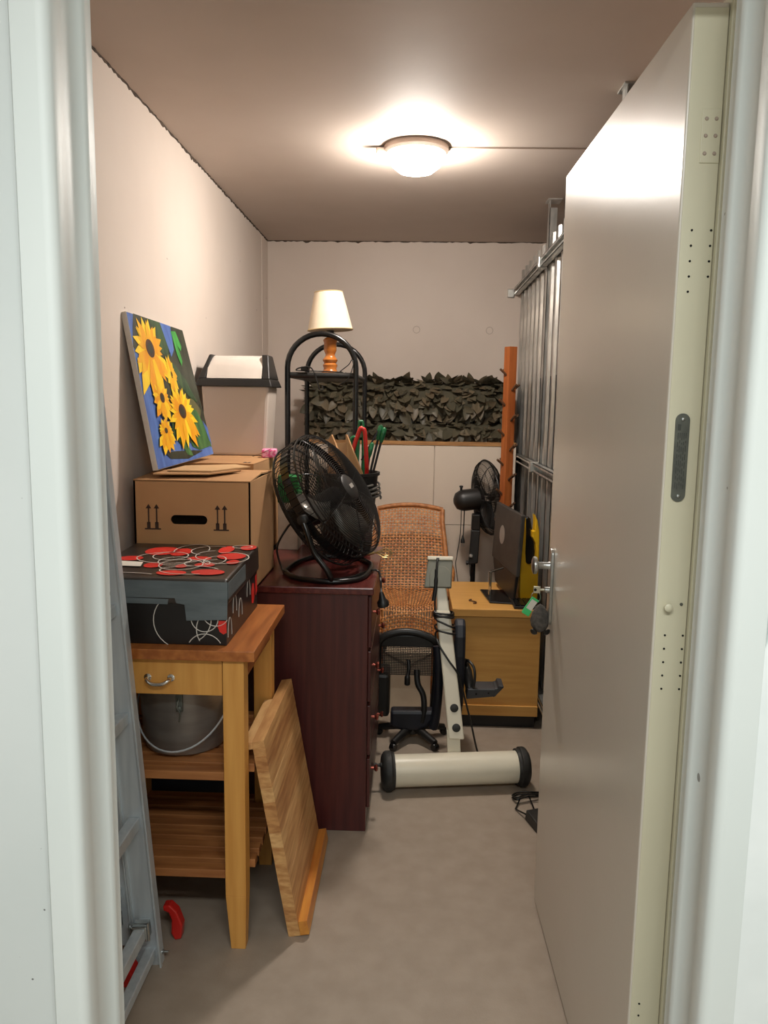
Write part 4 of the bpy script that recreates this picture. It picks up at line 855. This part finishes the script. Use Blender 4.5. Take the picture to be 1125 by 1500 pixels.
box(.475, .602, 3.515, 3.66, .571, .585).build('keyboard_case', 'black_plastic', m, bevel=.003)
for i in range(5):
    for j in range(5): box(.482 + i * .0235, .502 + i * .0235, 3.522 + j * .027, 3.544 + j * .027, .585, .591).build('key_cap', 'black_gloss', m)
# yellow two-horned shell
t = thing('yellow_shell', 'glossy yellow two-horned shell with black inside standing behind the monitor', 'plastic shell', (.585, 3.72, .571))
outl = [(.530, .571), (.524, .70), (.529, .85), (.533, .955), (.537, .975), (.543, .965), (.547, .90), (.547, .80), (.551, .755), (.562, .742), (.577, .738), (.590, .744), (.600, .765), (.601, .80), (.594, .845), (.578, .875), (.577, .905), (.588, .905), (.589, .95), (.586, .985), (.600, .955), (.611, .90), (.614, .80), (.614, .571)]
YM = Matrix.Translation((.57, 3.70, 0)) @ Matrix.Rotation(R(6), 4, 'Z') @ Matrix.Translation((-.57, -3.70, 0))
m = MB(); m.M = YM; m.prism([(x - .004, 3.70, z) for x, z in outl], (0, 0, 0), (0, .05, 0)); m.build('shell', 'yellow', t, bevel=.004)
m = MB(); m.M = YM; m.prism([(x, 3.735, z) for x, z in ((.540, .72), (.606, .72), (.606, .85), (.582, .90), (.570, .96), (.556, .972), (.544, .96))], (0, 0, 0), (0, .03, 0)); m.build('lining', 'black_gloss', t, bevel=.006)

# ------------------------------------------------------------------ pedestal fan
t = thing('pedestal_fan', 'black pedestal fan turned sideways in front of the cream cabinet', 'fan', (.345, 4.32, 0))
MB().lathe([(0, 0), (.15, 0), (.155, .01), (.14, .022), (.03, .035), (0, .035)], (.345, 4.32, 0), 32).build('base', 'black_plastic', t, 40)
MB().tube([(.345, 4.32, .03), (.345, 4.32, .62)], .014, 12).build('pole', 'black_gloss', t, 60)
m = MB(); m.hexa([(.318, 4.295, .602), (.370, 4.295, .612), (.370, 4.345, .612), (.318, 4.345, .602)], [(.328, 4.300, .80), (.378, 4.300, .80), (.378, 4.340, .80), (.328, 4.340, .80)]); m.hexa([(.328, 4.300, .80), (.378, 4.300, .80), (.378, 4.340, .80), (.328, 4.340, .80)], [(.330, 4.29, .89), (.375, 4.29, .89), (.375, 4.35, .89), (.330, 4.35, .89)]); cb = m.build('control_box', 'black_plastic', t, bevel=.006)
MB().lathe([(.011, 0), (.011, .006), (.006, .012), (0, .012)], (.330, 4.294, .655), 12, (0, -1, 0)).build('dial', 'badge', cb, 40)
MB().lathe([(.012, 0), (.012, .012), (0, .014)], (.318, 4.32, .61), 12, (-1, 0, 0)).build('clamp_knob', 'black_plastic', t, 40)
fa = Vector((.96, .24, .10)).normalized(); fcn = Vector((.405, 4.335, .980))
MB().lathe([(0, -.185), (.020, -.183), (.045, -.17), (.055, -.15), (.060, -.135), (.060, -.03), (.05, -.02), (0, -.02)], fcn, 24, fa).build('motor_housing', 'black_plastic', t, 40)
MB().lathe([(.007, 0), (.007, .018), (.011, .02), (.010, .028), (0, .03)], fcn - fa * .145 + Vector((0, 0, .055)), 12, (0, 0, 1)).build('swing_pin', 'black_plastic', t, 40)
fu = fa.cross(Vector((0, 0, 1))).normalized(); fv = fu.cross(fa)
def QP(a, r, d): return fcn + (fu * math.cos(a) + fv * math.sin(a)) * r + fa * d
RG = .210; m = MB()
for sd in (-1, 1):
    for i in range(84):
        a = 2 * PI * i / 84; m.tube([QP(a, RG * q, sd * .058 * math.sqrt(max(0, 1 - q ** 3)) + .012) for q in (.22, .5, .75, .9, .97, 1)], .0012 if i % 14 else .003, 4)
    for q in (.35, .6, .82): m.tube([QP(2 * PI * i / 40, RG * q, sd * .058 * math.sqrt(max(0, 1 - q ** 3)) + .012) for i in range(40)], .0014, 4, closed=True)
m.tube([QP(2 * PI * i / 48, RG, .012) for i in range(48)], .005, 6, closed=True); m.build('grille', 'black_wire', t, 60)
MB().lathe([(.045, .062), (.045, .070), (.035, .074), (0, .075)], fcn, 20, fa).build('grille_cap', 'black_plastic', t, 40)
for i in range(3):
    a0 = 2 * PI * i / 3 + .4; vv = []
    for j in range(8):
        q = j / 7; r = .02 + .165 * q; wd = .28 + .45 * math.sin(PI * (.15 + .75 * q)); vv += [QP(a0 - wd * .6, r, -.008), QP(a0 + wd * .6, r, .030)]
    mm = MB(); mm.add(vv, [(2 * j, 2 * j + 1, 2 * j + 3, 2 * j + 2) for j in range(7)]); b = mm.build('blade', 'black_plastic', t, 60); s_ = b.modifiers.new('solid', 'SOLIDIFY'); s_.thickness = .003
fc_ = MB().tube(smooth_path([(.285, 4.28, .915), (.283, 4.27, .80), (.280, 4.27, .755)], 6), .0032, 6).build('power_cord', 'black_plastic', t, 60)
m = MB(); m.lathe([(.004, .03), (.007, .015), (.011, .004), (.012, -.012), (0, -.014)], (.280, 4.27, .745), 12); m.mi = 1
for s in (-1, 1): m.tube([(.280 + s * .006, 4.27, .735), (.280 + s * .007, 4.27, .712)], .0022, 6)
m.build('plug', ['black_plastic', 'steel'], fc_, 40)
MB().tube(smooth_path([(.268, 4.28, .915), (.265, 4.27, .78), (.250, 4.265, .66), (.248, 4.265, .58), (.30, 4.28, .3)], 6), .0026, 6).build('power_cord', 'black_plastic', t, 60)
MB().tube(smooth_path([(.325, 4.30, .605), (.328, 4.29, .55), (.335, 4.29, .50), (.338, 4.30, .3)], 6), .0026, 6).build('power_cord', 'black_plastic', t, 60)

t.location.y += .04; t.location.x += .004

# ------------------------------------------------------------------ wooden peg post
t = thing('peg_post', 'square orange-brown wooden post with staggered pegs behind the monitor', 'peg post', (.495, 4.22, 0))
PM_ = Matrix.Translation((.495, 4.17, 0)) @ Matrix.Rotation(R(28), 4, 'Z')
m = MB(); m.M = PM_; m.box(-.024, .024, -.024, .024, .03, 1.795); m.build('post', 'post_wood', t, bevel=.002)
m = MB(); m.M = PM_; m.box(-.08, .08, -.024, .024, 0, .03); m.box(-.024, .024, -.08, .08, 0, .03); m.build('foot', 'post_wood', t, bevel=.002)
for i, z in enumerate([1.66 - .078 * k_ for k_ in range(14)]):
    d = ((-1, -1), (1, -1)) if i % 2 == 0 else ((-1, 1), (1, 1))
    for j, a in enumerate(((0, -1), (1, 0)) if i % 2 else ((-1, 0), (0, 1))):
        m = MB(); m.M = PM_; m.tube([(a[0] * .02, a[1] * .02, z - .012), (a[0] * .060, a[1] * .060, z + .018)], .0065, 8); o = m.build('peg', 'peg', t, 60)
        m = MB(); m.M = PM_; m.tube([(a[0] * .060, a[1] * .060, z + .018), (a[0] * .0612, a[1] * .0612, z + .0189)], .0062, 8); m.build('peg_tip', 'peg', o, 60)

# ------------------------------------------------------------------ steel slat partition
t = thing('slat_partition', 'galvanised steel slat partition along the right side of the storeroom', 'partition', (.64, 3.7, 0))
m = MB(); P = [(0, -.034), (0, -.027), (-.012, -.018), (-.012, .018), (0, .027), (0, .034), (.0015, .034), (.0015, .0275), (-.0105, .0187), (-.0105, -.0187), (.0015, -.0275), (.0015, -.034)]
m.prism([(x, y, 0) for x, y in P], (0, 0, 0), (0, 0, 2.255)); first = None
y = 4.93; i = 0
while y > 2.32:
    if not (abs(y - 4.0) < .03):
        if first is None:
            first = m.build('slat', 'galv', t, origin=(0, 0, 0)); first.location = Vector((.648, y, .05)) - Vector(t.location)
        else:
            o = first.copy(); COL.objects.link(o); o.parent = t; o.location = Vector((.648, y, .05)) - Vector(t.location)
    y -= .150; i += 1
for z, n_ in ((2.165, 'upper'), (1.165, 'lower'), (.12, 'foot')):
    m = MB(); m.box(.628, .632, 2.25, 4.995, z, z + .044); m.box(.600, .632, 2.25, 4.995, z, z + .003); m.box(.600, .632, 2.25, 4.995, z + .041, z + .044); m.box(.600, .603, 2.25, 4.995, z, z + .011); m.box(.600, .603, 2.25, 4.995, z + .033, z + .044); m.build('rail', 'galv', t)
for y in (4.0, 2.62):
    m = MB(); m.box(.634, .637, y - .03, y + .03, 0, HC - .005); m.box(.634, .670, y - .03, y - .027, 0, HC - .04); m.box(.634, .670, y + .027, y + .03, 0, HC - .04); pst = m.build('post', 'galv', t)
    box(.622, .690, y - .045, y + .045, HC - .005, HC).build('ceiling_bracket', 'galv', pst)
    for z in (2.165, 1.165): box(.590, .634, y - .03, y + .03, z - .004, z + .048).build('rail_clamp', 'galv', pst, bevel=.003)
box(.560, .600, 4.985, 5.0, 2.15, 2.20).build('wall_bracket', 'galv', t, bevel=.003)
# invented black block beyond it, added to make the slat gaps dark
t = thing('dark_slat_backdrop', 'added black block making the gaps behind the steel slats dark', 'dark block', (1.0, 3.9, 0))
box(.76, 1.25, 2.75, 4.95, 0.03, 1.66).build('carcass', 'gap_dark', t, bevel=.003)
for k_ in range(4): box(.748, .76, 2.76 + k_ * .547, 3.295 + k_ * .547, .05, 1.65).build('door', 'gap_dark', t, bevel=.002)
box(.78, 1.23, 2.77, 4.93, 0, .03).build('plinth', 'black_plastic', t)

# ------------------------------------------------------------------ power adapter on the floor by the door
t = thing('power_adapter', 'black power adapter with bundled cable on the floor by the door', 'power adapter', (.45, 2.68, 0))
MB().hexa([(.432, 2.70, 0), (.462, 2.600, 0), (.520, 2.63, 0), (.49, 2.72, 0)], [(.436, 2.695, .04), (.464, 2.606, .034), (.515, 2.632, .034), (.488, 2.714, .04)]).build('adapter_body', 'black_plastic', t, bevel=.004)
cbm = MB()
for k_ in range(7):
    yo = .006 * math.sin(k_ * 2.1); zo = .008 + .006 * (k_ % 3)
    cbm.tube(smooth_path([(.405, 2.84 + yo, zo), (.42, 2.815 + yo, zo + .006), (.46, 2.83 + yo, zo + .012), (.515, 2.85 + yo * 2, zo + .006), (.52, 2.87 + yo, zo), (.46, 2.865 + yo, zo + .004), (.42, 2.86 + yo, zo), (.405, 2.84 + yo, zo)], 4), .0032, 6)
cbm.tube(smooth_path([(.43, 2.82, .012), (.412, 2.775, .006), (.410, 2.76, .005), (.435, 2.70, .02)], 6), .003, 6); cbm.tube(smooth_path([(.47, 2.84, .012), (.475, 2.77, .01), (.47, 2.71, .02)], 6), .003, 6)
cbm.build('cable_bundle', 'black_gloss', t, 60)
